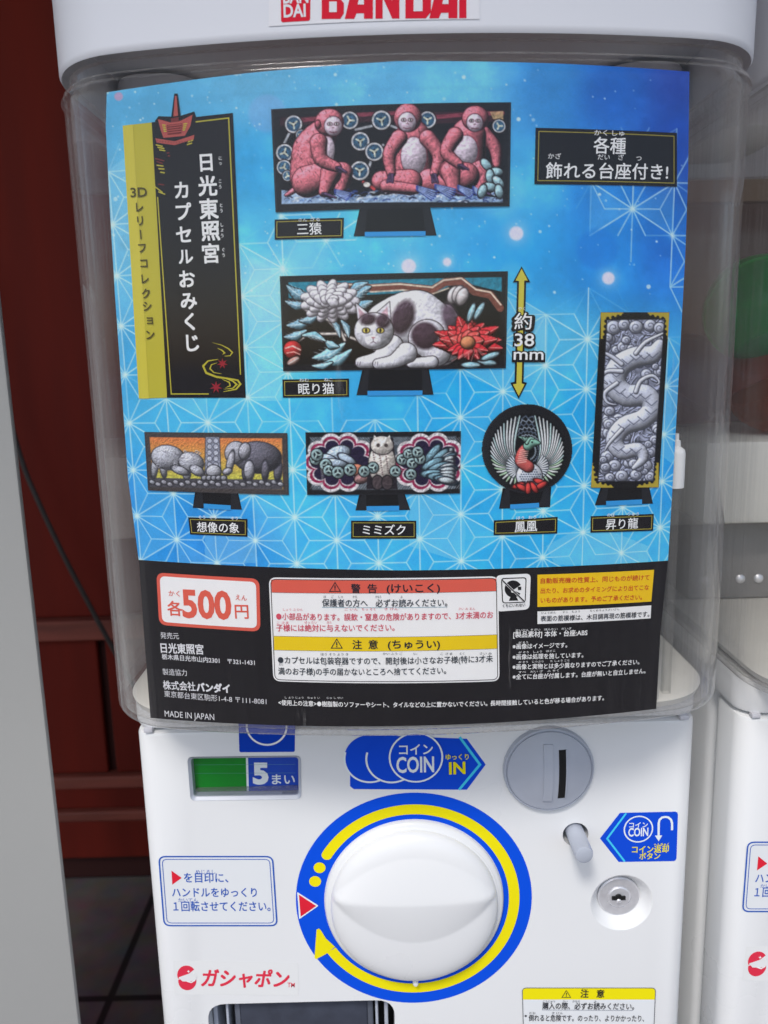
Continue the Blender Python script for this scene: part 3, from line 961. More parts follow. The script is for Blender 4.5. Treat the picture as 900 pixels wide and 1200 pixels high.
# capsule outlet
mb = MB()
co = np.array([(CH0[0] + CH1[0])/2, CH0[1] - 0.035])
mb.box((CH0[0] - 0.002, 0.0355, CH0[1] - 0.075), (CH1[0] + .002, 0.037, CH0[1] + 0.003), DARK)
outlet = mb.build('capsule_outlet', mach)
mb = MB(); hw = (CH1[0] - CH0[0])/2
mb.box((co[0] - hw*.74, 0.008, CH0[1] - 0.068), (co[0] + hw*.76, 0.011, CH0[1] - 0.0018), pmat('smoked_flap', (92, 98, 110), 0.22, k=1.0, coat=0.4, noise=0.2, nscale=30), 0.0012, 3)
mb.box((co[0] - hw*.68, 0.0072, CH0[1] - 0.062), (co[0] + hw*.70, 0.0088, CH0[1] - 0.0042), pmat('smoked_flap_face', (62, 67, 80), 0.25, k=1.0, noise=0.2, nscale=60), 0.0012, 3)
mb.build('flap', outlet, smooth=30)
for a, b in ((-.98, -.86), (.88, .98)):
    mb = MB()
    mb.box((co[0] + hw*a, 0.010, CH0[1] - 0.068), (co[0] + hw*(a + (b - a)*.4), 0.035, CH0[1] - 0.0012), GREY, .0006)
    a = -.80 if a < 0 else .81
    mb.box((co[0] + hw*a - .0014, 0.006, CH0[1] - 0.068), (co[0] + hw*a + .0002, 0.03, CH0[1] - 0.001), GREY, .0004)
    mb.build('outlet_guide', outlet)

# ------------------------------------------------------------------ painting of prints (vertex colours on fine grids)
class Canvas:
    def __init__(s, surf, quad, layer, step=0.8, bg_=(20, 20, 24)):
        q = [np.array(p, float) for p in quad]       # TL TR BR BL in photo pixels
        w_ = np.linalg.norm(q[1] - q[0]); h_ = np.linalg.norm(q[3] - q[0])
        s.nx, s.ny = int(w_/step) + 1, int(h_/step) + 1
        U, W = np.meshgrid(np.linspace(0, 1, s.nx), np.linspace(0, 1, s.ny))
        P = ((1 - U)*(1 - W))[..., None]*q[0] + (U*(1 - W))[..., None]*q[1] + (U*W)[..., None]*q[2] + ((1 - U)*W)[..., None]*q[3]
        s.X, s.Y = P[..., 0], P[..., 1]
        sq = [surf.uv(*p) for p in q]
        S = ((1 - U)*(1 - W))[..., None]*sq[0] + (U*(1 - W))[..., None]*sq[1] + (U*W)[..., None]*sq[2] + ((1 - U)*W)[..., None]*sq[3]
        s.P3 = surf.pt(S.reshape(-1, 2), layer)
        s.img = np.zeros((s.ny, s.nx, 3)) + np.array(bg_, float)
        s.rs = np.random.RandomState(int(q[0][0]))
    def mix(s, a, c):
        c = np.asarray(c, float)
        if c.ndim == 1: c = c[None, None]
        s.img = s.img*(1 - a[..., None]) + c*a[..., None]
    def ell(s, cx, cy, rx, ry, c, rot=0, shade=0.0, a=1.0, edge=1.0, ol=None, olw=1.0):
        ca, sa = math.cos(RAD(rot)), math.sin(RAD(rot))
        dx, dy = s.X - cx, s.Y - cy
        u = (dx*ca + dy*sa)/rx; v = (-dx*sa + dy*ca)/ry
        r = np.sqrt(u*u + v*v)
        d = (r - 1)*min(rx, ry)
        if ol is not None:
            s.mix(np.clip((olw - d)/edge + .5, 0, 1)*a, ol)
        al = np.clip(.5 - d/edge, 0, 1)*a
        if shade:
            nz = np.sqrt(np.clip(1 - r*r, 0, 1))
            nx_, ny_ = u*ca - v*sa, u*sa + v*ca
            lam = np.clip(-0.42*nx_ - 0.62*ny_ + 0.66*nz, -.2, 1)
            f = (1 - shade*.95 + shade*1.35*lam)[..., None]
            col = np.clip(np.asarray(c, float)[None, None]*f, 0, 255)
            s.mix(al, col)
        else:
            s.mix(al, c)
    def limb(s, pts, ws, c, shade=.6, a=1.0, ol=None, olw=.8, edge=1.0):
        """a tapering rounded form along a line"""
        P = [np.array(p, float) for p in pts]
        # round off the path
        if len(P) > 2:
            Q, W_ = [], []
            for i in range(len(P) - 1):
                p0, p1, p2, p3 = P[max(i - 1, 0)], P[i], P[i + 1], P[min(i + 2, len(P) - 1)]
                for t in (0, .25, .5, .75):
                    Q.append(0.5*((2*p1) + (-p0 + p2)*t + (2*p0 - 5*p1 + 4*p2 - p3)*t*t + (-p0 + 3*p1 - 3*p2 + p3)*t**3))
                    W_.append(ws[i]*(1 - t) + ws[i + 1]*t)
            Q.append(P[-1]); W_.append(ws[-1]); P, ws = Q, W_
        best = np.full(s.X.shape, 1e9); ox = np.zeros(s.X.shape); oy = np.zeros(s.X.shape); rad = np.ones(s.X.shape)
        for i in range(len(P) - 1):
            e = P[i + 1] - P[i]; L2 = e.dot(e) + 1e-9
            t = np.clip(((s.X - P[i][0])*e[0] + (s.Y - P[i][1])*e[1])/L2, 0, 1)
            dx, dy = s.X - P[i][0] - t*e[0], s.Y - P[i][1] - t*e[1]
            r = ws[i]*(1 - t) + ws[i + 1]*t
            d = np.hypot(dx, dy) - r
            m = d < best
            best = np.where(m, d, best); ox = np.where(m, dx/r, ox); oy = np.where(m, dy/r, oy)
        nz = np.sqrt(np.clip(1 - ox*ox - oy*oy, 0, 1))
        lam = np.clip(-0.42*ox - 0.62*oy + 0.66*nz, -.2, 1)
        if ol is not None: s.mix(np.clip((olw - best)/edge + .5, 0, 1)*a, ol)
        f = (1 - shade*.95 + shade*1.35*lam)[..., None]
        s.mix(np.clip(.5 - best/edge, 0, 1)*a, np.clip(np.asarray(c, float)[None, None]*f, 0, 255))
    def dist_poly(s, pts, closed=True):
        P = [np.array(p, float) for p in pts]
        D_ = np.full(s.X.shape, 1e9)
        n = len(P)
        for i in range(n if closed else n - 1):
            a, b = P[i], P[(i + 1) % n]
            e = b - a; L2 = e.dot(e) + 1e-9
            t = np.clip(((s.X - a[0])*e[0] + (s.Y - a[1])*e[1])/L2, 0, 1)
            D_ = np.minimum(D_, np.hypot(s.X - a[0] - t*e[0], s.Y - a[1] - t*e[1]))
        return D_
    def poly(s, pts, c, a=1.0, edge=1.0, shade=0.0, ol=None, olw=.8):
        d = s.dist_poly(pts)
        ins = np.zeros(s.X.shape, bool)
        n = len(pts)
        for i in range(n):
            (x1, y1), (x2, y2) = pts[i - 1], pts[i]
            if y1 == y2: continue
            ins ^= ((y1 > s.Y) != (y2 > s.Y)) & (s.X < (x2 - x1)*(s.Y - y1)/(y2 - y1) + x1)
        sd = np.where(ins, -d, d)
        if ol is not None: s.mix(np.clip((olw - sd)/edge + .5, 0, 1)*a, ol)
        al = np.clip(.5 - sd/edge, 0, 1)*a
        if shade:
            mxd = max(1.0, float((d*ins).max()))
            f = 1 - shade*(1 - np.clip(d/mxd, 0, 1))**2
            s.mix(al, np.asarray(c, float)[None, None]*f[..., None])
        else: s.mix(al, c)
    def line(s, pts, w_, c, a=1.0, closed=False):
        d = s.dist_poly(pts, closed)
        s.mix(np.clip(w_/2 - d + .5, 0, 1)*a, c)
    def noise(s, amp, cell=1.0):
        n1 = s.rs.randn(max(2, int(s.ny/cell)) + 2, max(2, int(s.nx/cell)) + 2)
        yi = np.linspace(0, n1.shape[0] - 1.001, s.ny); xi = np.linspace(0, n1.shape[1] - 1.001, s.nx)
        y0, x0 = yi.astype(int), xi.astype(int); fy, fx = (yi - y0)[:, None], (xi - x0)[None]
        g = n1[y0][:, x0]*(1 - fy)*(1 - fx) + n1[y0 + 1][:, x0]*fy*(1 - fx) + n1[y0][:, x0 + 1]*(1 - fy)*fx + n1[y0 + 1][:, x0 + 1]*fy*fx
        return g*amp
    def grain(s, amp, cell=1.0):
        s.img = np.clip(s.img*(1 + s.noise(amp, cell))[..., None], 0, 255)
    def field(s, cell, warp=0.0, seed=0):
        r = np.random.RandomState(seed + 17)
        T_ = r.randn(3, 90, 90)
        def smp(k, x, y):
            x, y = np.mod(x, 88), np.mod(y, 88)
            x0, y0 = x.astype(int), y.astype(int); fx, fy = x - x0, y - y0
            fx, fy = fx*fx*(3 - 2*fx), fy*fy*(3 - 2*fy)
            n1 = T_[k]
            return n1[y0, x0]*(1 - fx)*(1 - fy) + n1[y0, x0 + 1]*fx*(1 - fy) + n1[y0 + 1, x0]*(1 - fx)*fy + n1[y0 + 1, x0 + 1]*fx*fy
        x, y = s.X/cell, s.Y/cell
        wx, wy = smp(1, x*.7, y*.7)*warp, smp(2, x*.7, y*.7)*warp
        return smp(0, x + wx, y + wy)
    def carve(s, cell, amp, warp=1.0, seed=0, folds=0.0, m=None):
        """carved-looking relief: light and crevices from a warped height field"""
        h = s.field(cell, warp, seed)
        if folds: h = np.abs(np.sin(h*folds))**.7
        gy, gx = np.gradient(h)
        sh = np.clip(-(gx*.55 + gy*.85)*cell*.9, -1.2, 1.2)
        f = 1 + amp*sh
        if folds: f = f*(1 - amp*.75*np.exp(-(h/.16)**2))
        if m is not None: f = 1 + (f - 1)*m
        s.img = np.clip(s.img*f[..., None], 0, 255)
    def build(s, name, parent, keep=None, label=None):
        return grid_mesh(name, s.P3, s.ny, s.nx, s.img.reshape(-1, 3), parent, keep, label)

def grid_mesh(name, P3, ny, nx, colors, parent, keep=None, label=None):
    I = np.arange(ny*nx).reshape(ny, nx)
    Q = np.stack([I[:-1, :-1], I[1:, :-1], I[1:, 1:], I[:-1, 1:]], -1).reshape(-1, 4)
    P3 = P3 - ORIG
    if keep is not None:
        kk = keep.reshape(-1)
        Q = Q[kk[Q].all(1)]
        used = np.zeros(ny*nx, bool); used[Q.reshape(-1)] = True
        remap = np.cumsum(used) - 1
        P3, colors, Q = P3[used], colors[used], remap[Q]
    me = bpy.data.meshes.new(name)
    me.vertices.add(len(P3)); me.vertices.foreach_set('co', P3.astype(np.float32).reshape(-1))
    me.loops.add(Q.size); me.loops.foreach_set('vertex_index', Q.astype(np.int32).reshape(-1))
    me.polygons.add(len(Q)); me.polygons.foreach_set('loop_start', (np.arange(len(Q))*4).astype(np.int32))
    me.update(calc_edges=True)
    ca = me.color_attributes.new('Col', 'FLOAT_COLOR', 'POINT')
    c4 = np.ones((len(P3), 4), np.float32); c4[:, :3] = np.minimum(lin(np.clip(colors, 0, 255))*K, 0.9)
    ca.data.foreach_set('color', c4.reshape(-1))
    me.materials.append(painted_mat())
    me.validate()
    o = bpy.data.objects.new(name, me); COL.objects.link(o); o.parent = parent
    if label: o['label'] = label
    return o

# ------------------------------------------------------------------ the display card inside the bin
ORIG = np.array([0.0, Y0 + 0.006, ZB + 0.0042])
card = thing('display_card', ORIG, 'large printed blue and black product card standing inside the clear bin', 'display card')

ledge = [(125, 108), (124, 150), (129, 250), (135, 350), (150, 560), (163, 660), (170, 760), (177, 850)]
redge = [(808, 84), (806.5, 200), (803, 300), (790, 540), (783, 655), (774, 740), (768, 850)]
LU = np.array([CARD.uv(*p) for p in ledge]); RU = np.array([CARD.uv(*p) for p in redge])
xl = lambda z: np.interp(z, LU[::-1, 1], LU[::-1, 0])
xr = lambda z: np.interp(z, RU[::-1, 1], RU[::-1, 0])
zb1 = np.array([CARD.uv(163, 656)[1], CARD.uv(470, 668.5)[1], CARD.uv(782, 657)[1]])
ztop = np.array([CARD.uv(127, 108)[1], CARD.uv(300, 85)[1], CARD.uv(466, 71.5)[1], CARD.uv(640, 74)[1], CARD.uv(808, 84)[1]])
NX, NB, NK = 690, 610, 24
sv = np.linspace(0, 1, NX)
zt_s = np.interp(sv, [0, .25, .5, .75, 1], ztop)
zb_s = np.interp(sv, [0, .5, 1], zb1)
zk = ZB + 0.0042
rows = [zt_s + (zb_s - zt_s)*k/(NB - 1) for k in range(NB)] + [zb_s - 0.00002 + (zk - zb_s)*k/(NK - 1) for k in range(NK)]
Zg = np.array(rows)
Xg = xl(Zg) + (xr(Zg) - xl(Zg))*sv[None]
P3 = CARD.pt(np.stack([Xg, Zg], -1).reshape(-1, 2), 0)
PX = project(P3).reshape(NB + NK, NX, 2)
X, Y = PX[..., 0], PX[..., 1]
ctrl = [(130, 120, (96, 176, 216)), (300, 95, (112, 188, 224)), (450, 85, (104, 184, 224)), (560, 95, (108, 190, 232)), (640, 100, (66, 150, 216)), (720, 110, (38, 108, 196)),
        (800, 95, (40, 72, 160)), (800, 170, (26, 78, 176)), (700, 230, (42, 136, 212)), (620, 220, (84, 184, 232)), (620, 300, (44, 164, 226)), (700, 310, (30, 140, 214)),
        (790, 300, (20, 108, 196)), (150, 250, (122, 194, 226)), (300, 200, (58, 164, 216)), (290, 280, (84, 188, 228)), (145, 420, (74, 172, 222)), (310, 330, (138, 208, 234)),
        (300, 450, (102, 200, 234)), (450, 300, (86, 192, 232)), (660, 400, (96, 194, 232)), (690, 500, (44, 168, 226)), (780, 420, (70, 166, 222)), (780, 560, (44, 150, 216)),
        (560, 470, (40, 162, 222)), (560, 620, (56, 172, 226)), (450, 480, (62, 172, 226)), (350, 540, (70, 180, 228)), (200, 480, (82, 184, 228)), (160, 600, (44, 146, 212)),
        (250, 640, (50, 140, 212)), (400, 640, (72, 176, 230)), (640, 640, (58, 174, 228)), (770, 640, (76, 180, 230)), (340, 480, (78, 186, 230))]
num = np.zeros((NB + NK, NX, 3)); den = np.zeros((NB + NK, NX))
for cx_, cy_, col in ctrl:
    wgt = 1.0/(((X - cx_)**2 + (Y - cy_)**2) + 900.0)**1.7
    num += wgt[..., None]*np.array(col, float); den += wgt
img = num/den[..., None]
rs = np.random.RandomState(11)
def vnoise(cell, seed):
    r = np.random.RandomState(seed); n1 = r.randn(200, 200)
    xi, yi = np.clip(X/cell, 0, 198), np.clip(Y/cell, 0, 198)
    x0, y0 = xi.astype(int), yi.astype(int); fx, fy = xi - x0, yi - y0
    fx, fy = fx*fx*(3 - 2*fx), fy*fy*(3 - 2*fy)
    return n1[y0, x0]*(1 - fx)*(1 - fy) + n1[y0, x0 + 1]*fx*(1 - fy) + n1[y0 + 1, x0]*(1 - fx)*fy + n1[y0 + 1, x0 + 1]*fx*fy
cloud = vnoise(46, 1)*.5 + vnoise(21, 2)*.3 + vnoise(9, 3)*.18 + vnoise(5, 4)*.12
img *= (1 + 0.055*cloud)[..., None]
img += (8*np.clip(cloud, 0, 2))[..., None]*np.array([1, .8, .5])
def mixin(a, c):
    global img
    img = img*(1 - a[..., None]) + np.asarray(c, float)*a[..., None]
# hemp-leaf line pattern, laid out on the sheet
A = CARD.uv(687, 456); SP = abs(CARD.uv(690, 397)[1] - CARD.uv(682, 569)[1])/3
DXC = SP*math.sqrt(3)/2
def node(i, j): return np.array([A[0] + i*DXC, A[1] + (j + 0.5*(i % 2))*SP])
MELL = ((140, 330, 50, 140), (200, 590, 140, 130), (305, 390, 60, 110), (420, 600, 200, 110), (600, 560, 150, 125), (700, 450, 110, 92), (770, 560, 90, 140), (750, 222, 62, 56), (380, 276, 50, 22), (797, 300, 14, 60), (345, 270, 30, 24), (575, 400, 60, 66))
def mval(p):
    q = project(CARD.pt(np.array([p]), 0))[0]
    m_ = min(math.hypot((q[0] - a)/c, (q[1] - b)/d) for a, b, c, d in MELL)
    return float(np.clip((1.12 - m_)*5, 0, 1))
lt = np.zeros((NB + NK, NX)); glow = np.zeros((NB + NK, NX))
PXM = 1.0/M2
sxX, sxZ = Xg, Zg
def seg(a, b, wd, amp):
    global lt
    amp = amp*mval((a + b)/2)
    if amp <= 0.02: return
    x0, x1 = min(a[0], b[0]) - .003, max(a[0], b[0]) + .003; z0, z1 = min(a[1], b[1]) - .003, max(a[1], b[1]) + .003
    # window of rows/cols
    xm_ = Xg[NB//2]; c0 = max(0, int(np.searchsorted(xm_, x0)) - 45); c1 = min(NX, int(np.searchsorted(xm_, x1)) + 45)
    zc_ = Zg[:, NX//2]
    rws = np.where((zc_ > z0 - .004) & (zc_ < z1 + .004))[0]
    if c1 <= c0 or len(rws) == 0: return
    r0, r1 = rws[0], rws[-1] + 1
    xx, zz = Xg[r0:r1, c0:c1], Zg[r0:r1, c0:c1]
    e = b - a; L2 = e.dot(e)
    t = np.clip(((xx - a[0])*e[0] + (zz - a[1])*e[1])/L2, 0, 1)
    d = np.hypot(xx - a[0] - t*e[0], zz - a[1] - t*e[1])*PXM
    lt[r0:r1, c0:c1] = np.maximum(lt[r0:r1, c0:c1], np.clip(wd/2 - d + .55, 0, 1)*amp)
rl = random.Random(5)
for i in range(-14, 8):
    for j in range(-8, 10):
        p = node(i, j)
        if not (-0.16 < p[0] < 0.16 and zb1[1] - .03 < p[1] < ztop[2] + .03): continue
        up_ = node(i, j + 1)
        o_ = 0.5*(i % 2)
        r_up = np.array([p[0] + DXC, p[1] + SP/2]); r_dn = np.array([p[0] + DXC, p[1] - SP/2])
        for tri3 in ((p, up_, r_up), (p, r_up, r_dn)):
            cen = sum(tri3)/3
            for q in tri3: seg(q, cen, 1.2, .72)
        for q in (up_, r_up, r_dn): seg(p, q, 1.3, .8)
        # star glow
        d = np.hypot(Xg - p[0], Zg - p[1])*PXM + 30*(1 - mval(p))
        glow = np.maximum(glow, np.exp(-(d/3.0)**2)*.75 + np.exp(-(d/8.0)**2)*.12)
        # pale hexagon sectors
        for tri3 in ((p, up_, r_up), (p, r_up, r_dn)):
            if rl.random() < 0.22 and mval(sum(tri3)/3) > .5:
                a_, b_, c_ = tri3
                def hp_(u_, v_): return (Xg - u_[0])*(v_[1] - u_[1]) - (Zg - u_[1])*(v_[0] - u_[0])
                s1, s2, s3 = hp_(a_, b_), hp_(b_, c_), hp_(c_, a_)
                ins = ((s1 >= 0) & (s2 >= 0) & (s3 >= 0)) | ((s1 <= 0) & (s2 <= 0) & (s3 <= 0))
                lt = np.where(ins, np.maximum(lt, 0.14), lt)
for poly_ in ([(588, 345), (643, 368), (640, 429), (591, 458), (545, 440), (540, 360)], [(292, 300), (330, 320), (330, 470), (290, 470)], [(640, 640), (690, 612), (760, 640), (760, 662), (650, 662)],
              [(742, 470), (786, 440), (790, 545), (742, 510)], [(240, 600), (300, 628), (300, 660), (240, 660)], [(480, 575), (545, 600), (545, 660), (480, 640)]):
    ins = np.zeros(X.shape, bool)
    for i in range(len(poly_)):
        (x1, y1), (x2, y2) = poly_[i - 1], poly_[i]
        if y1 == y2: continue
        ins ^= ((y1 > Y) != (y2 > Y)) & (X < (x2 - x1)*(Y - y1)/(y2 - y1) + x1)
    lt = np.where(ins, np.maximum(lt, .26), lt)
mixin(np.clip(lt, 0, 1), (206, 236, 246))
mixin(np.clip(glow, 0, 1)*.8, (226, 244, 250))
# snow-like specks and soft discs
rd = random.Random(8)
def disc(cx_, cy_, r, c, a, soft=1.0):
    d = np.hypot(X - cx_, Y - cy_) - r
    mixin(np.clip(.5 - d/soft, 0, 1)*a, c)
disc(313, 133, 22, (150, 176, 226), .35, 4); disc(700, 292, 24, (24, 120, 205), .5, 6); disc(139, 113, 5, (190, 160, 190), .9, 1.5); disc(585, 225, 30, (130, 205, 240), .3, 10)
disc(470, 255, 34, (120, 205, 238), .35, 14); disc(360, 300, 26, (130, 210, 240), .35, 12); disc(600, 330, 22, (120, 205, 240), .3, 10)
for cx_, cy_, r in ((605, 273.5, 8.2), (713, 326, 7.2), (479, 312, 8.5), (524, 307, 4.8)):
    mixin(np.exp(-(np.hypot(X - cx_, Y - cy_)/(r*1.7))**2)*.55, (210, 225, 245))
    disc(cx_, cy_, r, (226, 220, 238), .95, 2.2)
disc(760, 336, 2.6, (190, 220, 245), .9)
for _ in range(420):
    x_, y_ = rd.uniform(125, 805), rd.uniform(78, 345)
    if rd.random() < (x_ - 500)/420: continue
    r = rd.choice((.5, .6, .7, .9, 1.2)) if rd.random() < .93 else rd.uniform(1.5, 2.4)
    m_ = (np.abs(X[:, NX//2] - X[:, NX//2]) == 0)
    c0 = int(np.clip((x_ - 125)/683*NX - 16, 0, NX)); c1 = min(NX, c0 + 36)
    yc = Y[:, (c0 + c1)//2]
    rws = np.where(np.abs(yc - y_) < 9)[0]
    if len(rws) == 0: continue
    sl = (slice(rws[0], rws[-1] + 1), slice(c0, c1))
    d = np.hypot(X[sl] - x_, Y[sl] - y_) - r
    a = (np.clip(.6 - d, 0, 1)*rd.uniform(.35, .85))[..., None]
    img[sl] = img[sl]*(1 - a) + np.array((214, 236, 248))*a
img *= (1 + 0.018*rs.randn(NB + NK, NX))[..., None]
lum = img.mean(-1, keepdims=True); img = np.clip(lum + (img - lum)*1.10, 0, 255)
img[NB:] = np.array((25, 23, 27))
grid_mesh('sheet', P3, NB + NK, NX, img.reshape(-1, 3), card)
# thickness of the card: its white back
mb = MB()
bx = np.linspace(0, 1, 40)
zz = np.array([zt_s[0], CARD.uv(160, 400)[1], zk])
vb = []
for t in bx:
    for z in (float(np.interp(t, sv, zt_s)) - .0002, zk + .0002):
        vb.append((xl(z) + (xr(z) - xl(z))*(.001 + .998*t), z))
mb.add(CARD.pt(np.array(vb), -2), [(2*i, 2*i + 1, 2*i + 3, 2*i + 2) for i in range(39)], pmat('card_back', (214, 214, 212), .7))
mb.build('card_backing', card)

INK = ink((26, 24, 28)); GOLD = ink((186, 176, 58)); GOLDD = ink((158, 146, 62)); GOLDL = ink((202, 190, 70)); TW = ink((238, 240, 246))

# --- title banner
mb = MB()
cq = lambda *p: px(CARD, p)
yq = cq((144, 147.5), (178.5, 143.5), (196.5, 466), (163, 467))
mb.poly(CARD, yq, GOLD, 2)
mb.poly(CARD, cq((144, 147.5), (156, 146), (175, 467), (163, 467)), GOLDL, 3)
mb.poly(CARD, cq((178, 143.6), (273, 132.6), (288, 466), (196, 466)), INK, 3)
c4 = crop(120, 90, 5); c5 = crop(130, 280, 5)
mb.stroke(CARD, cq((229.6, 143.2), (268.2, 138.6), c5(760, 795)), 0.0005, GOLD, 4)
mb.stroke(CARD, cq((185, 231), c5(355, 908), c5(575, 908)), 0.0005, GOLD, 4)
# pagoda mark
PR = ink((178, 84, 78)); PD = ink((116, 44, 44))
for (poly_, m_, ly) in (([(201, 137), (204.5, 110), (208.5, 110), (212, 136), (228, 131), (230, 137), (220, 163), (190, 166), (182, 142), (186, 136.5)], INK, 4),
                        ([(203.6, 137), (205.4, 113), (207.4, 113), (209, 136)], PR, 5),
                        ([(200.5, 139.5), (209.5, 137.5), (209.8, 143), (200.8, 144)], PD, 5),
                        ([(185.5, 140), (200, 144), (212, 142), (226, 135), (223.5, 148), (217, 159.5), (192, 162), (188.5, 152)], PR, 5),
                        ([(196, 147), (214, 145), (213, 157), (197, 158.5)], PD, 6),
                        ([(182.5, 162.5), (205, 166), (228, 158.5), (227.5, 163.5), (205, 170.5), (184, 167.5)], PR, 5)):
    mb.poly(CARD, cq(*poly_), m_, ly, convex=False)
for k in range(4):
    mb.stroke(CARD, cq((197, 148.5 + 2.6*k), (213.5, 146.5 + 2.6*k)), .00035, PR, 7)
    mb.stroke(CARD, cq((190.5 + k*.6, 147 + 2.4*k), (194.5 + k*.4, 147.4 + 2.4*k)), .0004, GOLDL, 7)
    mb.stroke(CARD, cq((215.5 - k*.3, 146 + 2.4*k), (220 - k*.8, 145.4 + 2.4*k)), .0004, GOLDL, 7)
for k in range(14):
    x_ = 185 + 42*k/13
    mb.stroke(CARD, cq((x_, 164.6 + 1.8*math.sin(k/13*3.14)), (x_ - .2, 166.6 + 1.8*math.sin(k/13*3.14))), .0002, INK, 7)
for (a, b, m_) in (((183, 170), (191, 172), GOLD), ((185, 173), (193, 174.5), GOLD), ((187, 176), (194, 177), GOLD), ((220, 167), (227, 164.5), GOLD), ((219.5, 170), (225.5, 168), GOLD),
                   ((196, 180), (199, 179), PD), ((197, 183), (200, 183), PD), ((182, 186), (193, 189), PD), ((184, 189.5), (191, 192), PD), ((184, 194), (192, 195), GOLD), ((186, 198), (193, 198.5), GOLD), ((188, 202), (193.5, 203), GOLD),
                   ((186, 216), (193, 217), PD), ((182, 219), (191, 226), GOLD), ((186, 225), (194, 228), GOLD)):
    mb.stroke(CARD, cq(a, b), .0005, m_, 5)
# title letters
for ch, c_, s_ in zip('日光東照宮', ((242, 191), (243.6, 218), (245, 245), (247, 271), (247.3, 297)), (24, 25, 25.5, 25, 24.5)):
    mb.char(CARD, ch, c_, s_ if ch != '日' else 23, TW, 5, .034)
for ch, c_ in zip('カプセルおみくじ', ((213, 223), (215.6, 248), (215.6, 275), (218, 301), (219.6, 327), (221.5, 353), (222.6, 377), (226, 402))):
    mb.char(CARD, ch, c_, 22.5 if ch not in 'ル' else 20, TW, 5, .032)
for s_, x_, y_ in (('にっ', 257, 189), ('こう', 256.7, 216), ('とう', 258, 244), ('しょう', 259, 270), ('ぐう', 260.6, 296)):
    for k, ch in enumerate(s_):
        mb.char(CARD, ch, (x_ + 1.6, y_ + (k - (len(s_) - 1)/2)*6.4), 5.2, TW, 5, 0.01)
YT = ink((84, 76, 30))
mb.text(CARD, '3D', c4(168, 706), c4(265, 702), 15.5, YT, 5, .02)
for ch, c_ in zip('レリーフコレクション', ((164, 243), (164.6, 259), (165.3, 275), (167, 291), (169, 309), (170.5, 327), (171.5, 344), (173, 359), (176, 376), (176.6, 392.5))):
    mb.char(CARD, ch, c_, 13 if ch not in 'ョ' else 13, YT, 5, .03, rot=(math.pi/2 if ch == 'ー' else 0.0))
# stream and maple leaves
for pts2, wd in (([c5(595, 607), c5(650, 622), c5(690, 643), c5(713, 665), c5(700, 684), c5(668, 687)], [.0001, .0007, .0002]),
                 ([c5(625, 640), c5(652, 652), c5(668, 668), c5(655, 678)], [.0001, .0008, .0001]),
                 ([c5(630, 705), c5(570, 715), c5(542, 745), c5(560, 785), c5(620, 808), c5(690, 818), c5(745, 828), c5(760, 850), c5(735, 880), c5(660, 895)], [.0002, .0009, .001, .0006, .0010, .0002]),
                 ([c5(625, 725), c5(590, 737), c5(582, 760), c5(605, 783), c5(650, 790)], [.0001, .0007, .0001]),
                 ([c5(600, 800), c5(660, 812), c5(715, 832), c5(738, 852), c5(715, 875), c5(662, 880)], [.0001, .0006, .0008, .0001]),
                 ([c5(650, 820), c5(695, 840), c5(700, 860), c5(672, 872)], [.0001, .0008, .0001])):
    mb.stroke(CARD, cq(*pts2), wd, GOLD, 5)
MAPLE = ink((150, 36, 50))
for c_, r in ((c5(655, 730), 6.6), (c5(618, 868), 7.6)):
    pts2 = []
    for k in range(14):
        a = -math.pi/2 + k*math.pi/7
        rr2 = r*(1.0 if k % 2 == 0 else .36)
        pts2.append((c_[0] + rr2*math.cos(a), c_[1] + rr2*math.sin(a)))
    mb.poly(CARD, cq(*pts2), MAPLE, 6, convex=False)
mb.build('title_banner', card)

# --- call-out box upper right
def plate(m_, q, ins=2.4):
    m_.poly(CARD, cq(*q), INK, 3)
    qq = cq(*q)
    m_.stroke(CARD, inset(qq, ins*M2), 0.00034, GOLDD, 4, True)
mb = MB()
plate(mb, [(627.5, 150), (793, 156), (793, 219), (626, 216)], 3.6)
mb.text(CARD, '各種', (695, 178.5), (732.5, 179.5), 21, TW, 5, .015)
mb.text(CARD, '飾れる台座付き!', (639.5, 208), (782, 209.5), 20.5, TW, 5, .015)
for s_, x0_, x1_, y_ in (('かく', 696, 711, 158.5), ('しゅ', 717, 731, 159), ('かざ', 642, 657, 186), ('だい', 700, 714, 187), ('ざ', 724, 730.5, 187.5), ('つ', 745, 751, 188.5)):
    mb.text(CARD, s_, (x0_, y_), (x1_, y_ + .3), 7.4, TW, 5, .005)
mb.build('callout_box', card)

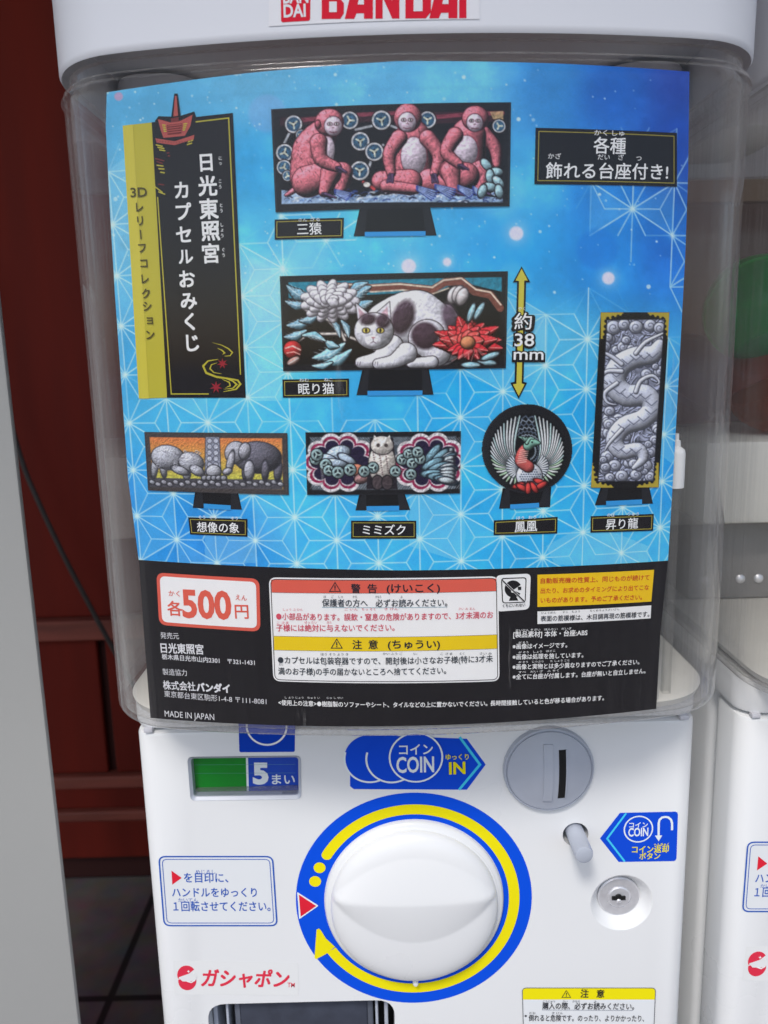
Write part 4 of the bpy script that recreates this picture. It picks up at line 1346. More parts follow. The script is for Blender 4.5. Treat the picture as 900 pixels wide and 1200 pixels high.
# --- captions
for q, tx, a, b, s_, ruby in (
        ([(322, 257.5), (403, 255.4), (402.4, 279), (322, 281)], '三猿', (348.5, 274.5), (377, 273.5), 15, (('さん', 350, 360, 259.5), ('ざる', 364, 375, 259))),
        ([(331, 444.7), (409, 443.6), (409, 465), (331.5, 466)], '眠り猫', (350, 461), (391.5, 460.4), 14, (('ねむ', 351, 362, 447), ('ねこ', 380, 390, 446.6))),
        ([(220.7, 606), (290, 608), (290, 628.7), (223, 626)], '想像の象', (231.5, 622), (280.5, 623.5), 13, (('そう', 233, 241, 607.6), ('ぞう', 246, 254, 608), ('ぞう', 271, 279, 609))),
        ([(411.4, 610), (487.7, 610), (487.7, 631), (411.4, 631)], 'ミミズク', (425, 625.5), (475, 625.5), 13, ()),
        ([(578.6, 609.7), (653.3, 605.5), (652.8, 625), (578.3, 627)], '鳳凰', (603, 622.5), (629, 621), 14, (('ほう', 605, 614, 608.4), ('おう', 619, 628, 607.6))),
        ([(692, 604.7), (766, 602), (765, 621.7), (691.7, 624)], '昇り龍', (709.5, 619.5), (747, 617.6), 13.5, (('のぼ', 711, 720, 605), ('りゅう', 735, 748, 603.8)))):
    mb = MB()
    plate(mb, q)
    mb.text(CARD, tx, a, b, s_, TW, 5, .012)
    for r_, x0_, x1_, y_ in ruby: mb.text(CARD, r_, (x0_, y_), (x1_, y_), 4.6, TW, 5, .005)
    mb.build('caption', card)

# --- size arrow
mb = MB()
c2 = crop(310, 300, 2.647)
ARW = [c2(797, 40), c2(816, 76), c2(805, 76), c2(797, 395), c2(806, 398), c2(788, 434), c2(770, 398), c2(781, 396), c2(789, 78), c2(778, 76)]
cen = (609.5, 389)
big = [c2(797, 32), c2(824, 82), c2(811, 82), c2(803, 390), c2(814, 393), c2(788, 443), c2(762, 393), c2(775, 390), c2(783, 82), c2(770, 82)]
mb.poly(CARD, cq(*big), INK, 3, convex=False)
mb.poly(CARD, cq(*ARW), GOLDL, 4, convex=False)
for t_, a, b, s_ in (('約', (602.5, 384.5), (622.5, 384.5), 21), ('38', (602.5, 405.5), (625.5, 405.5), 21), ('mm', (601.5, 421.5), (636.5, 421.5), 20)):
    mb.text(CARD, t_, (a[0] - 2, a[1] + 1), (b[0] + 2, b[1] + 1), s_*1.04, INK, 5, .10)
    mb.text(CARD, t_, a, b, s_, TW, 6, .01)
mb.text(CARD, 'やく', (607, 363.5), (615, 363.5), 4.6, TW, 6)
mb.build('size_arrow', card)

# --- pictures of the six prizes (generic carvings in the same colours)
def stand(q):
    m_ = MB()
    m_.poly(CARD, cq(*q), ink((22, 22, 25)), 2)
    (a, b, c_, d_) = q
    m_.poly(CARD, cq((a[0] + 3, a[1]), (a[0] + 8, a[1]), (d_[0] + 13, d_[1] - 1), (d_[0], d_[1])), ink((36, 37, 42)), 3)
    m_.poly(CARD, cq((b[0] - 8, b[1]), (b[0] - 2, b[1]), (c_[0], c_[1]), (c_[0] - 13, c_[1] - 1)), ink((36, 37, 42)), 3)
    m_.poly(CARD, cq((d_[0] + 13, d_[1] - 5), (c_[0] - 13, c_[1] - 5), (c_[0] - 13, c_[1] + .6), (d_[0] + 13, d_[1] + .6)), ink((52, 148, 214)), 4)
    return m_
def frame_canvas(q, ins, bg_, frame=(26, 26, 30), step=.8):
    cv = Canvas(CARD, q, 5, step, frame)
    c_ = np.mean(np.array(q), 0)
    i_ = []
    for k in range(4):
        p, a, b = np.array(q[k]), np.array(q[k - 1]), np.array(q[(k + 1) % 4])
        i_.append(tuple(p + (a - p)/np.linalg.norm(a - p)*ins + (b - p)/np.linalg.norm(b - p)*ins))
    cv.poly(q, (44, 45, 50)); 
    cv.poly([tuple(np.array(p)*.985 + c_*.015) for p in q], frame)
    cv.poly(i_, bg_)
    cv.inner = i_
    return cv
OL = (24, 14, 18)

# picture 1: rosy carved animals among blue rosettes
c1 = crop(300, 100, 2.8125)
cv = frame_canvas([(317.8, 128.4), (598.7, 120.3), (597, 242), (323, 249)], 8.5, (16, 15, 20))
cv.poly([c1(80, 108), c1(812, 86), c1(812, 120), c1(600, 130), c1(400, 125), c1(80, 135)], (70, 34, 44), .7)
cv.line([c1(150, 118), c1(300, 104), c1(480, 96), c1(560, 112), c1(690, 100), c1(812, 92)], 4.5, (150, 62, 80), .8)
cv.poly([c1(770, 90), c1(814, 86), c1(814, 118), c1(780, 112)], (196, 170, 120), .8)
cv.poly([c1(85, 345), c1(330, 372), c1(560, 355), c1(812, 372), c1(812, 386), c1(85, 392)], (150, 176, 206))
rp1 = random.Random(2)
for k in range(150):
    x_, y_ = rp1.uniform(88, 808), rp1.uniform(352, 388); a_ = rp1.uniform(-.9, .5); L_ = rp1.uniform(8, 26)
    cv.line([c1(x_, y_), c1(x_ + L_*.5, y_ + L_*.3*math.sin(a_) - 4), c1(x_ + L_, y_ + L_*math.sin(a_)*.5)], rp1.choice((.8, 1.2, 1.8)), rp1.choice(((222, 230, 240), (196, 212, 230), (40, 62, 128), (28, 34, 66), (96, 130, 180))), .85)
def rosette(x, y, r=10, c=(66, 122, 160)):
    X_, Y_ = c1(x, y)
    cv.ell(X_, Y_, r, r, (204, 204, 206), ol=OL, olw=1.2)
    cv.ell(X_, Y_, r*.8, r*.8, (22, 30, 44))
    for k in range(20):
        a = 2*math.pi*k/20
        cv.line([(X_ + r*.35*math.cos(a), Y_ + r*.35*math.sin(a)), (X_ + r*.78*math.cos(a), Y_ + r*.78*math.sin(a))], 1.0, c)
    for k in range(3):
        a = 2*math.pi*k/3 + x
        cv.line([(X_, Y_), (X_ + r*.5*math.cos(a), Y_ + r*.5*math.sin(a))], 2.0, (206, 210, 190))
for pts2 in ([c1(330, 150), c1(420, 130), c1(480, 150)], [c1(90, 200), c1(110, 160), c1(140, 140)], [c1(345, 190), c1(390, 220), c1(420, 200)], [c1(345, 280), c1(375, 270), c1(385, 230)]):
    cv.line(pts2, 5, (30, 30, 36)); cv.line(pts2, 2.6, (180, 184, 190), .9)
for x, y, r in ((125, 130, 10), (95, 222, 10), (93, 270, 8.5), (105, 298, 6), (310, 120, 10), (414, 120, 11), (345, 188, 10.5), (391, 222, 10.5), (343, 284, 11), (565, 118, 9.5), (800, 135, 7.5), (150, 165, 6)):
    rosette(x, y, r)
ROSE, PALE, OLR = (214, 118, 130), (216, 200, 214), (58, 16, 28)
def rl_(pts2, ws, c=ROSE, sh=.8): cv.limb([c1(*p) for p in pts2], [w_/2.8125 for w_ in ws], c, sh, ol=OLR, olw=.8)
def re_(x, y, rx, ry, c=ROSE, rot=0, sh=.7, ol=OLR): cv.ell(*c1(x, y), rx/2.8125, ry/2.8125, c, rot, shade=sh, ol=ol, olw=.8)
def face(x, y, k=1.0):
    re_(x, y, 29*k, 31*k, PALE, 0, .45)
    re_(x, y + 13*k, 22*k, 17*k, (206, 186, 200), 0, .45, None)
    for dx in (-11, 11):
        re_(x + dx*k, y - 7*k, 6*k, 4.4*k, (236, 232, 234), 0, 0, (70, 30, 40)); re_(x + dx*k, y - 7*k, 2.6*k, 3.6*k, (24, 14, 18), 0, 0, None)
    cv.line([c1(x - 12*k, y + 18*k), c1(x, y + 21*k), c1(x + 12*k, y + 18*k)], .9, (90, 30, 44))
    cv.line([c1(x - 3*k, y + 5*k), c1(x + 3*k, y + 5*k)], .9, (110, 60, 70))
def hand(x, y, dx, dy):
    for k in range(4):
        o_ = (k - 1.5)*6
        cv.limb([c1(x - dy*.0 + o_*.5, y), c1(x + dx + o_, y + dy + abs(o_)*.3)], [1.6, .9], (92, 66, 104), .6, ol=(24, 14, 30), olw=.5)
# left animal, side on, its arm laid on its knee
rl_([(150, 330), (118, 352), (100, 362)], [10, 8, 4])
rl_([(222, 160), (185, 215), (180, 300)], [44, 62, 66])
re_(232, 225, 28, 54, PALE, 8, .4, None)
rl_([(235, 315), (285, 290), (278, 350)], [36, 34, 16])
rl_([(172, 318), (240, 292)], [52, 42]); rl_([(246, 290), (226, 352)], [31, 17])
hand(226, 360, 30, 10); hand(278, 356, 26, 8)
re_(243, 126, 46, 43); face(256, 138); re_(206, 132, 9, 13, (176, 90, 104))
rl_([(208, 190), (216, 245), (268, 272)], [28, 22, 15]); hand(272, 274, 18, 12)
# middle animal, sitting square, arms down
rl_([(516, 172), (518, 285)], [54, 66]); re_(520, 238, 42, 64, PALE, 0, .45, (120, 44, 62))
rl_([(572, 318), (640, 325)], [40, 30]); rl_([(505, 322), (415, 318)], [42, 32]); rl_([(430, 335), (525, 345)], [20, 15])
rl_([(472, 178), (440, 232), (446, 292)], [26, 21, 14]); rl_([(565, 178), (602, 232), (588, 292)], [26, 21, 14]); hand(446, 298, -4, 22); hand(586, 298, 4, 22)
re_(500, 112, 44, 45); face(498, 126)
# right animal, turned a little, one arm back
rl_([(748, 160), (786, 205), (792, 262)], [24, 20, 12])
rl_([(700, 168), (692, 270)], [56, 60]); re_(690, 220, 40, 52, PALE, 6, .45, (120, 44, 62))
rl_([(715, 300), (752, 282), (738, 345)], [36, 34, 16]); rl_([(690, 300), (640, 285)], [44, 36]); rl_([(640, 285), (652, 348)], [32, 17])
rl_([(655, 168), (628, 222), (668, 262)], [26, 21, 14]); hand(672, 266, 18, 10); hand(650, 354, 26, 8); hand(738, 350, 24, 8)
re_(722, 112, 43, 40); face(720, 126, .92)
for (x, y, l, a0) in ((285, 358, 46, 20), (560, 350, 60, 25), (620, 345, 60, 20), (690, 345, 50, 30), (735, 345, 40, 60)):
    for k in range(5):
        a = RAD(a0 + k*14 - 20)
        cv.line([c1(x - l*.5, y - l*.25 + k*3), c1(x + l*math.cos(a)*.6, y + l*math.sin(a)*.6)], 2.2, (56, 74, 146)); cv.line([c1(x - l*.4, y - l*.22 + k*3), c1(x + l*math.cos(a)*.5, y + l*math.sin(a)*.5)], .9, (170, 190, 220))
for (x, y, r) in ((758, 262, 20), (790, 285, -30), (770, 300, 60), (798, 318, 15), (770, 335, -20), (745, 350, 80), (800, 350, 50)):
    cv.ell(*c1(x, y), 8, 4.6, (166, 204, 214), r + 30, shade=.45, ol=OL, olw=1.0)
cv.line([c1(390, 345), c1(370, 328), c1(355, 322)], 3.5, (178, 60, 60)); cv.ell(*c1(366, 330), 4, 3, (222, 214, 206), ol=OL)
cv.carve(4, .08, 1.0, 1)
for k in range(420):
    x_, y_ = rp1.uniform(100, 805), rp1.uniform(90, 372)
    X_, Y_ = c1(x_, y_)
    j_ = int(np.argmin((cv.X - X_)**2 + (cv.Y - Y_)**2)); p_ = cv.img.reshape(-1, 3)[j_]
    if p_[0] > 110 and p_[0] > p_[2]*1.25:
        cv.line([(X_ - .6, Y_ - 1.2), (X_ + .6, Y_ + 1.4)], .8, p_*.5, .8)
sp = cv.noise(1, 1.0)
red = (cv.img[..., 0] > cv.img[..., 2]*1.35) & (cv.img[..., 0] > 90)
cv.img = np.where((red & (sp > 1.25))[..., None], cv.img*.62, cv.img)
cv.grain(.05, 1); cv.grain(.06, 3)
cv.build('prize_picture', card, label='picture of a black framed carving with rosy animals and blue rosettes')
stand([(422.7, 239), (502.7, 237.5), (511.6, 276), (414.5, 277)]).build('picture_stand', card)

# picture 2: white spotted animal lying among flowers
cv = frame_canvas([(328, 323.8), (595, 318), (592.6, 431.5), (332, 435)], 8.0, (18, 17, 20))
def C2(*p): return [c2(*q) for q in p]
cv.poly(C2((75, 82), (735, 66), (735, 110), (600, 80), (540, 110), (330, 120), (75, 130)), (40, 128, 152))
cv.line(C2((230, 95), (330, 100), (420, 95), (520, 105), (560, 82), (610, 78), (650, 110), (700, 120), (730, 160)), 9, (120, 70, 60))
cv.line(C2((230, 88), (330, 93), (420, 88), (520, 98), (555, 76), (610, 70), (655, 104), (700, 112), (732, 150)), 1.8, (226, 210, 190))
cv.line(C2((330, 112), (430, 106), (520, 118), (570, 100)), 1.6, (216, 200, 180))
def leaf2(x, y, l, wd, rot, c):
    cv.ell(*c2(x, y), l/2.647, wd/2.647, c, rot, shade=.5, ol=OL, olw=1.0)
    a = RAD(rot)
    cv.line(C2((x - l*.8*math.cos(a), y - l*.8*math.sin(a)), (x + l*.8*math.cos(a), y + l*.8*math.sin(a))), .9, (220, 236, 240), .8)
def frond(p, q, wd, c=(128, 178, 198)):
    m_ = ((p[0] + q[0])/2 + (q[1] - p[1])*.12, (p[1] + q[1])/2 - (q[0] - p[0])*.12)
    cv.limb(C2(p, m_, q), [1.0, wd/2.647, .6], c, .6, ol=OL, olw=1.0)
    for k in range(4):
        t = .25 + k*.16; x_, y_ = p[0]*(1 - t) + q[0]*t, p[1]*(1 - t) + q[1]*t
        dx, dy = (q[0] - p[0])*.16, (q[1] - p[1])*.16
        for sg in (-1, 1): cv.line(C2((x_, y_), (x_ + dx - sg*dy*wd/26, y_ + dy + sg*dx*wd/26)), .7, (226, 238, 242), .6)
    cv.line(C2(p, m_, q), .9, (228, 240, 244), .8)
for pts2 in (C2((190, 190), (240, 240), (290, 260)), C2((150, 170), (230, 215), (250, 260)), C2((75, 140), (120, 160), (170, 190)), C2((90, 270), (140, 240), (230, 240))):
    cv.line(pts2, 4.4, (70, 62, 66)); cv.line(pts2, 2.4, (190, 182, 176)); cv.line(pts2, .8, (232, 226, 216))
for p, q, wd in (((150, 130), (70, 92), 18), ((140, 150), (66, 140), 14), ((150, 190), (70, 214), 18), ((130, 230), (62, 250), 15), ((170, 180), (110, 200), 14), ((270, 150), (330, 96), 20), ((262, 120), (320, 84), 12), ((285, 175), (335, 140), 13),
                 ((250, 270), (150, 316), 22), ((270, 290), (180, 335), 18), ((230, 280), (190, 262), 13), ((120, 245), (190, 262), 12), ((210, 330), (150, 340), 10), ((240, 200), (262, 250), 11), ((205, 195), (235, 250), 9)):
    frond(p, q, wd, (140, 194, 212) if q[1] > 255 else (122, 170, 192))
for ly_, n_, rx_, ry_, wd in ((0, 13, 82, 56, 24), (1, 11, 62, 42, 24), (2, 9, 42, 29, 22), (3, 6, 22, 16, 18)):
    for k in range(n_):
        a = 2*math.pi*(k + ly_*.5)/n_
        md = (204 + rx_*.62*math.cos(a), 140 + ry_*.62*math.sin(a)); tp = (204 + rx_*math.cos(a), 140 + ry_*math.sin(a))
        cv.limb(C2((204, 140), md, tp), [3, wd/2.647*.8, wd/2.647*.45], (222, 218, 226), .5, ol=(86, 76, 88), olw=.6)
# a white spotted cat at rest, awake
def cl_(pts2, ws, c=(232, 231, 240), sh=.5): cv.limb([c2(*p) for p in pts2], [w_/2.647 for w_ in ws], c, sh, ol=OL, olw=.9)
def ce_(x, y, rx, ry, c=(232, 231, 240), rot=0, sh=.45, ol=None, edge=1.0): cv.ell(*c2(x, y), rx/2.647, ry/2.647, c, rot, shade=sh, ol=ol, olw=.9, edge=edge)
SPOT = (70, 52, 66)
cl_([(560, 180), (600, 250), (560, 318), (450, 330)], [30, 26, 20, 14])
cl_([(395, 225), (470, 205), (545, 255)], [88, 98, 76])
ce_(430, 190, 34, 56, SPOT, 20, .3, None, 5); ce_(575, 190, 24, 44, (92, 76, 92), -14, .3, None, 5)
cl_([(505, 255), (535, 300)], [58, 40]); ce_(498, 246, 44, 42, SPOT, 30, .3, None, 4)
cl_([(520, 328), (455, 332)], [18, 14])
cl_([(395, 280), (355, 318), (300, 330)], [36, 24, 17]); cl_([(440, 300), (400, 326), (352, 334)], [32, 20, 15])
for x in (290, 344):
    for k in range(3): cv.line(C2((x - 6 + k*7, 328), (x - 8 + k*7, 338)), .8, (90, 80, 96))
cv.poly(C2((292, 205), (284, 146), (326, 180)), (226, 222, 232), ol=OL); cv.poly(C2((346, 178), (388, 142), (392, 205)), (226, 222, 232), ol=OL)
cv.poly(C2((297, 196), (292, 160), (316, 182)), (196, 160, 172)); cv.poly(C2((358, 182), (382, 156), (384, 196)), (196, 160, 172))
ce_(340, 232, 60, 56, sh=.45, ol=OL)
ce_(322, 196, 26, 18, SPOT, -10, .25, None, 4); ce_(368, 202, 22, 22, SPOT, 20, .25, None, 4)
ce_(338, 262, 26, 18, (238, 236, 244), 0, .3)
for x in (316, 360):
    ce_(x, 230, 10, 7.5, (206, 190, 96), 0, 0, OL); ce_(x, 230, 3.4, 6.8, (20, 16, 18), 0, 0)
cv.poly(C2((331, 250), (345, 250), (338, 257)), (190, 120, 130)); cv.line(C2((338, 257), (338, 264), (330, 269)), .8, (90, 70, 84)); cv.line(C2((338, 264), (346, 269)), .8, (90, 70, 84))
for k in range(26):
    a = RAD(200 + k*9)
    x, y = 470 + 92*math.cos(a), 225 + 80*math.sin(a)
    cv.line(C2((x, y), (x - 8, y + 10)), .7, (150, 140, 158), .6)
# flower right
for ly_, ang, l_, wd in ((0, (-172, -150, -128, -106, -84, -62, -40, -18, -2), 98, 24), (1, (-158, -136, -112, -90, -68, -44, -22), 78, 24), (2, (-145, -118, -90, -62, -35), 54, 22), (3, (172, 150, 30, 8, 120, 60, 90), 56, 17)):
    for k, rot in enumerate(ang):
        a = RAD(rot); L_ = l_*(1 + .1*math.sin(k*2.3 + ly_))
        tip = (632 + L_*1.12*math.cos(a), 288 + L_*math.sin(a)*(1 if rot < 0 else .62)); md = (632 + L_*.55*math.cos(a), 288 + L_*.55*math.sin(a)*(1 if rot < 0 else .62) - 4)
        cv.limb(C2((632, 288), md, tip), [4, wd/2.647, .8], ((196, 44, 56), (210, 58, 66), (220, 82, 80), (200, 46, 58))[ly_], .75, ol=(52, 10, 18), olw=.8)
        cv.line(C2(md, tip), .8, (244, 190, 178), .8)
cv.ell(*c2(630, 268), 22/2.647, 20/2.647, (214, 140, 100), 0, shade=.6, ol=(70, 20, 20))
for k in range(7):
    cv.line(C2((580 + k*20, 325 - (k % 3)*6), (640 + k*4, 290)), 1.0, (238, 168, 160), .55)
for (x, y, rot) in ((640, 175, -70), (665, 170, -60), (690, 330, 5), (640, 338, 0), (700, 310, -20)):
    leaf2(x, y, 30, 9, rot, (150, 196, 210))
for (x, y) in ((585, 120), (600, 118), (612, 125)):
    cv.ell(*c2(x, y), 16/2.647, 26/2.647, (214, 206, 206), 25, shade=.4, ol=(70, 60, 66))
cv.ell(*c2(88, 290), 28/2.647, 28/2.647, (192, 52, 56), 0, shade=.5, ol=OL)
cv.line(C2((66, 285), (88, 278), (112, 290)), 1.6, (238, 200, 190)); cv.line(C2((70, 300), (92, 296), (110, 304)), 1.2, (238, 180, 170))
leaf2(90, 325, 22, 10, -30, (190, 150, 140))
cv.carve(5, .06, 1.0, 3)
cv.grain(.04, 1); cv.grain(.05, 3)
cv.build('prize_picture', card, label='picture of a black framed carving with a white spotted animal and red flower')
stand([(425, 431.5), (502, 430), (508, 462.5), (417.7, 463)]).build('picture_stand', card)

# picture 3: two pale grey beasts on orange and yellow
c3 = crop(160, 490, 2.307)
def C3(*p): return [c3(*q) for q in p]
cv = frame_canvas([(169.5, 506), (336.8, 507.3), (338.6, 579.7), (173.9, 574.5)], 6.2, (214, 140, 60), (58, 52, 50), .7)
t_ = np.clip((cv.Y - 513)/45, 0, 1)[..., None]
gi = np.array((222, 120, 62.))*(1 - t_) + np.array((196, 190, 72.))*t_
ms = cv.dist_poly(cv.inner)
inn = cv.img[..., 0] > 150
cv.img = np.where(inn[..., None], gi, cv.img)
cv.poly(C3((36, 160), (395, 165), (396, 192), (38, 185)), (66, 64, 70))
for k in range(22):
    cv.ell(*c3(44 + k*16.5, 172 + (k % 2)*6), 3.2, 2.2, (164, 164, 172), 20, shade=.4, ol=(30, 30, 36), olw=.8)
def beast(parts, c_):
    for x, y, rx, ry, rot in parts: cv.ell(*c3(x, y), rx/2.307, ry/2.307, c_, rot, shade=.55, ol=(40, 40, 48), olw=.9)
beast([(52, 128, 9, 32, 8), (75, 130, 9, 28, -6), (88, 105, 46, 32, 8), (140, 150, 10, 14, 0), (152, 118, 34, 26, 18), (168, 140, 20, 12, 30), (122, 140, 24, 10, 20)], (186, 188, 198))
beast([(384, 140, 10, 28, 4), (300, 142, 10, 24, 4), (330, 105, 62, 42, 4), (350, 140, 9, 26, 0)], (98, 96, 108))
beast([(308, 140, 13, 26, 0), (272, 92, 28, 30, 20), (258, 118, 9, 30, 12), (250, 142, 12, 8, -20), (296, 88, 15, 22, 10)], (172, 172, 182))
for k in range(40):
    a, b = cv.rs.rand()*140 + 50, cv.rs.rand()*60 + 85
    cv.line(C3((a, b), (a + 7, b + 3), (a + 12, b)), .8, (70, 70, 80), .5)
for k in range(16):
    x_, y_ = cv.rs.uniform(60, 178), cv.rs.uniform(88, 138); r_2 = cv.rs.uniform(3, 7)
    cv.line([c3(x_ + r_2*(1 - j*.07)*math.cos(j*.7), y_ + r_2*(1 - j*.07)*math.sin(j*.7)) for j in range(9)], .8, (84, 84, 96), .8)
    cv.line([c3(x_ - 1 + r_2*(1 - j*.07)*math.cos(j*.7), y_ - 1.5 + r_2*(1 - j*.07)*math.sin(j*.7)) for j in range(9)], .7, (226, 226, 234), .6)
cv.poly(C3((192, 50), (228, 50), (232, 150), (190, 150)), (138, 142, 158), ol=(30, 30, 36))
for k in range(6):
    for j in range(2): cv.ell(*c3(202 + j*17, 60 + k*16), 2.6, 2.6, (186, 190, 204), ol=(66, 68, 84), olw=.8)
cv.ell(*c3(213, 142), 8.4, 7.2, (186, 188, 196), shade=.5, ol=(30, 30, 36))
for k in range(5): cv.ell(*c3(188 + k*13, 160), 3.2, 2.6, (150, 152, 160), shade=.5, ol=(30, 30, 36))
cv.carve(3.2, .2, 1.4, 5, 1.6); cv.mix(np.full(cv.X.shape, .12), (150, 150, 160)); cv.grain(.06, 1.5)
cv.build('prize_picture', card, label='picture of a framed carving with two pale beasts on orange')
stand([(229, 574.5), (279, 577), (283.5, 597), (226, 595)]).build('picture_stand', card)

# picture 4: pale bird between two scalloped openings
cv = frame_canvas([(358, 506.5), (540, 505), (539, 578), (360, 579.7)], 5.6, (70, 78, 86), (24, 24, 28), .7)
for k in range(60):
    x_ = 470 + k*6.8
    cv.line(C3((x_, 52), (x_ + 18, 70)), .8, (176, 182, 188), .6); cv.line(C3((x_, 190), (x_ + 14, 172)), .8, (176, 182, 188), .6)
for cx_ in (550, 792):
    lob = [(cx_ - 72, 118), (cx_ - 58, 86), (cx_ - 24, 66), (cx_ + 22, 64), (cx_ + 58, 84), (cx_ + 74, 116), (cx_ + 60, 150), (cx_ + 24, 172), (cx_ - 24, 174), (cx_ - 60, 156)]
    for x, y in lob: cv.ell(*c3(x, y), 12.5, 11, (212, 206, 208))
    for x, y in lob: cv.ell(*c3(cx_ + (x - cx_)*.96, 119 + (y - 119)*.94), 10.2, 8.8, (140, 36, 74))
    for x, y in lob: cv.ell(*c3(cx_ + (x - cx_)*.9, 119 + (y - 119)*.86), 8.5, 7.5, (206, 200, 204))
    for x, y in lob: cv.ell(*c3(cx_ + (x - cx_)*.86, 119 + (y - 119)*.82), 7.8, 6.8, (34, 26, 54))
    cv.ell(*c3(cx_, 119), 28, 19, (34, 26, 54))
for x, y, rx, ry, rot in ((545, 95, 34, 20, -20), (520, 110, 24, 12, 20), (570, 110, 26, 11, 30), (540, 120, 30, 10, 8)):
    cv.ell(*c3(x, y), rx/2.307, ry/2.307, (178, 196, 214), rot, shade=.5, ol=(30, 30, 40))
cv.ell(*c3(600, 140), 10, 7, (190, 120, 96), 20, shade=.5, ol=(30, 20, 30)); cv.ell(*c3(610, 160), 9, 6, (160, 120, 120), -20, shade=.5, ol=(30, 20, 30))
for k in range(9):
    cv.ell(*c3(800 + (k % 3)*18, 95 + k*9), 13, 4.4, (120, 156, 170), -50 + k*8, shade=.5, ol=(26, 34, 44))
    cv.ell(*c3(838, 95 + k*9), 9, 3.4, (186, 196, 200), -40 + k*6, shade=.5, ol=(40, 40, 50))
cv.poly(C3((632, 52), (694, 52), (706, 190), (622, 190)), (36, 30, 38))
cv.ell(*c3(664, 122), 15.5, 24, (214, 206, 198), 0, shade=.35, ol=(40, 34, 40))
cv.ell(*c3(664, 72), 13, 10.5, (220, 212, 204), 0, shade=.3, ol=(40, 34, 40))
cv.poly(C3((640, 62), (643, 44), (656, 58)), (214, 206, 198)); cv.poly(C3((688, 62), (685, 44), (672, 58)), (214, 206, 198))
for x_ in (654, 675): cv.ell(*c3(x_, 72), 2.2, 2.2, (70, 60, 60))
for k in range(34): cv.ell(*c3(640 + (k*17 % 50), 92 + k*2.1), .9, .9, (110, 90, 92))
cv.ell(*c3(652, 172), 6, 8, (70, 60, 64), ol=(20, 20, 24)); cv.ell(*c3(678, 172), 6, 8, (70, 60, 64), ol=(20, 20, 24))
def rose3(x, y, r=7.0):
    X_, Y_ = c3(x, y)
    cv.ell(X_, Y_, r, r, (150, 176, 178), shade=.3, ol=(18, 20, 24), olw=1.1); cv.ell(X_, Y_, r*.6, r*.6, (30, 40, 48))
    for k in range(3):
        a = 2*math.pi*k/3 + x; cv.line([(X_, Y_), (X_ + r*.5*math.cos(a), Y_ + r*.5*math.sin(a))], 1.6, (170, 190, 186))
for x, y in ((484, 110), (512, 125), (520, 140), (545, 145), (578, 138), (488, 98), (640, 132), (616, 142), (700, 142), (718, 110), (735, 95), (745, 120), (742, 150), (766, 108), (760, 90)): rose3(x, y, 5.6 + (x % 3)*.6)
cv.carve(3.5, .12, 1.0, 6); cv.grain(.06, 1.4)
cv.build('prize_picture', card, label='picture of a framed carving with a pale bird between two scalloped openings')
stand([(421, 579), (474, 578), (480.7, 597.5), (416.6, 598)]).build('picture_stand', card)

# picture 5: round plate with a fan-winged bird
cv = Canvas(CARD, [(560, 468), (675, 468), (675, 583), (560, 583)], 5, .7, (30, 30, 34))
c4b = crop(550, 350, 3.6)
def C4(*p): return [c4b(*q) for q in p]
cx_, cy_ = 617.3, 525.5
cv.ell(cx_, cy_, 53, 52.4, (30, 31, 36)); cv.ell(cx_, cy_, 51, 50.4, (22, 22, 26)); cv.ell(cx_, cy_ + 2, 44.5, 43.5, (12, 14, 16))
for k in range(8):
    rr2 = 40 - k*4.2
    pts2 = []
    for j in range(40):
        a = RAD(200 + j*4.2 + k*9)
        r3 = rr2*(1 + .05*math.sin(j*2.1 + k))
        pts2.append((cx_ + r3*math.cos(a)*.9, cy_ + 2 + r3*math.sin(a)*.98))
    cv.line(pts2, 1.3, (150, 162, 176) if k % 2 else (96, 108, 128), .9)
for sgn in (-1, 1):
    for k in range(22):
        a = RAD(-78 + k*7.0)                       # from straight up round to below
        bx_, by_ = cx_ + sgn*(9 + 5*math.sin(k/21*3)), cy_ + 24 - k*.2
        ex, ey = cx_ + sgn*42.5*math.cos(a), cy_ + 3 + 42.5*math.sin(a)
        mx_, my_ = (bx_ + ex)/2 + sgn*7*(1 - k/22), (by_ + ey)/2 + 7*(1 - k/22)
        col_ = (232, 236, 238) if k % 4 else (190, 214, 214)
        if k > 12: col_ = (176, 206, 172) if k % 2 else (224, 228, 226)
        cv.limb([(bx_, by_), (mx_, my_), (ex, ey)], [1.2, 1.5, .7], col_, .4, ol=(14, 16, 20), olw=.9)
    for k in range(10):
        a = RAD(-60 + k*14)
        cv.limb([(cx_ + sgn*9, cy_ + 24), (cx_ + sgn*(12 + 12*math.cos(a)), cy_ + 20 + 14*math.sin(a))], [1.6, .9], (214, 222, 230), .5, ol=(40, 46, 56), olw=.6)
cv.ell(*c4b(250, 745), 15, 15, (216, 220, 228), shade=.3, ol=(24, 24, 30))
for j in range(9):
    for k in range(9):
        if (k - 4)**2 + (j - 4)**2 < 18: cv.ell(*c4b(212 + k*10 + (j % 2)*5, 708 + j*10), .9, .9, (66, 80, 104))
cv.limb([c4b(p_, q_) for p_, q_ in ((246, 706), (216, 680), (222, 640), (250, 612))], [6.5, 7, 5, 4], (198, 92, 88), .5, ol=(24, 20, 24))
for k in range(7): cv.line(C4((200 + k*2, 690 - k*9), (236 + k*2, 684 - k*9)), 1.0, (236, 196, 186), .9)
cv.limb([c4b(p_, q_) for p_, q_ in ((244, 618), (262, 604), (292, 606))], [5, 5, 1.2], (132, 182, 164), .5, ol=(20, 28, 28))
cv.ell(*c4b(262, 602), 1.1, 1.1, (20, 24, 24))
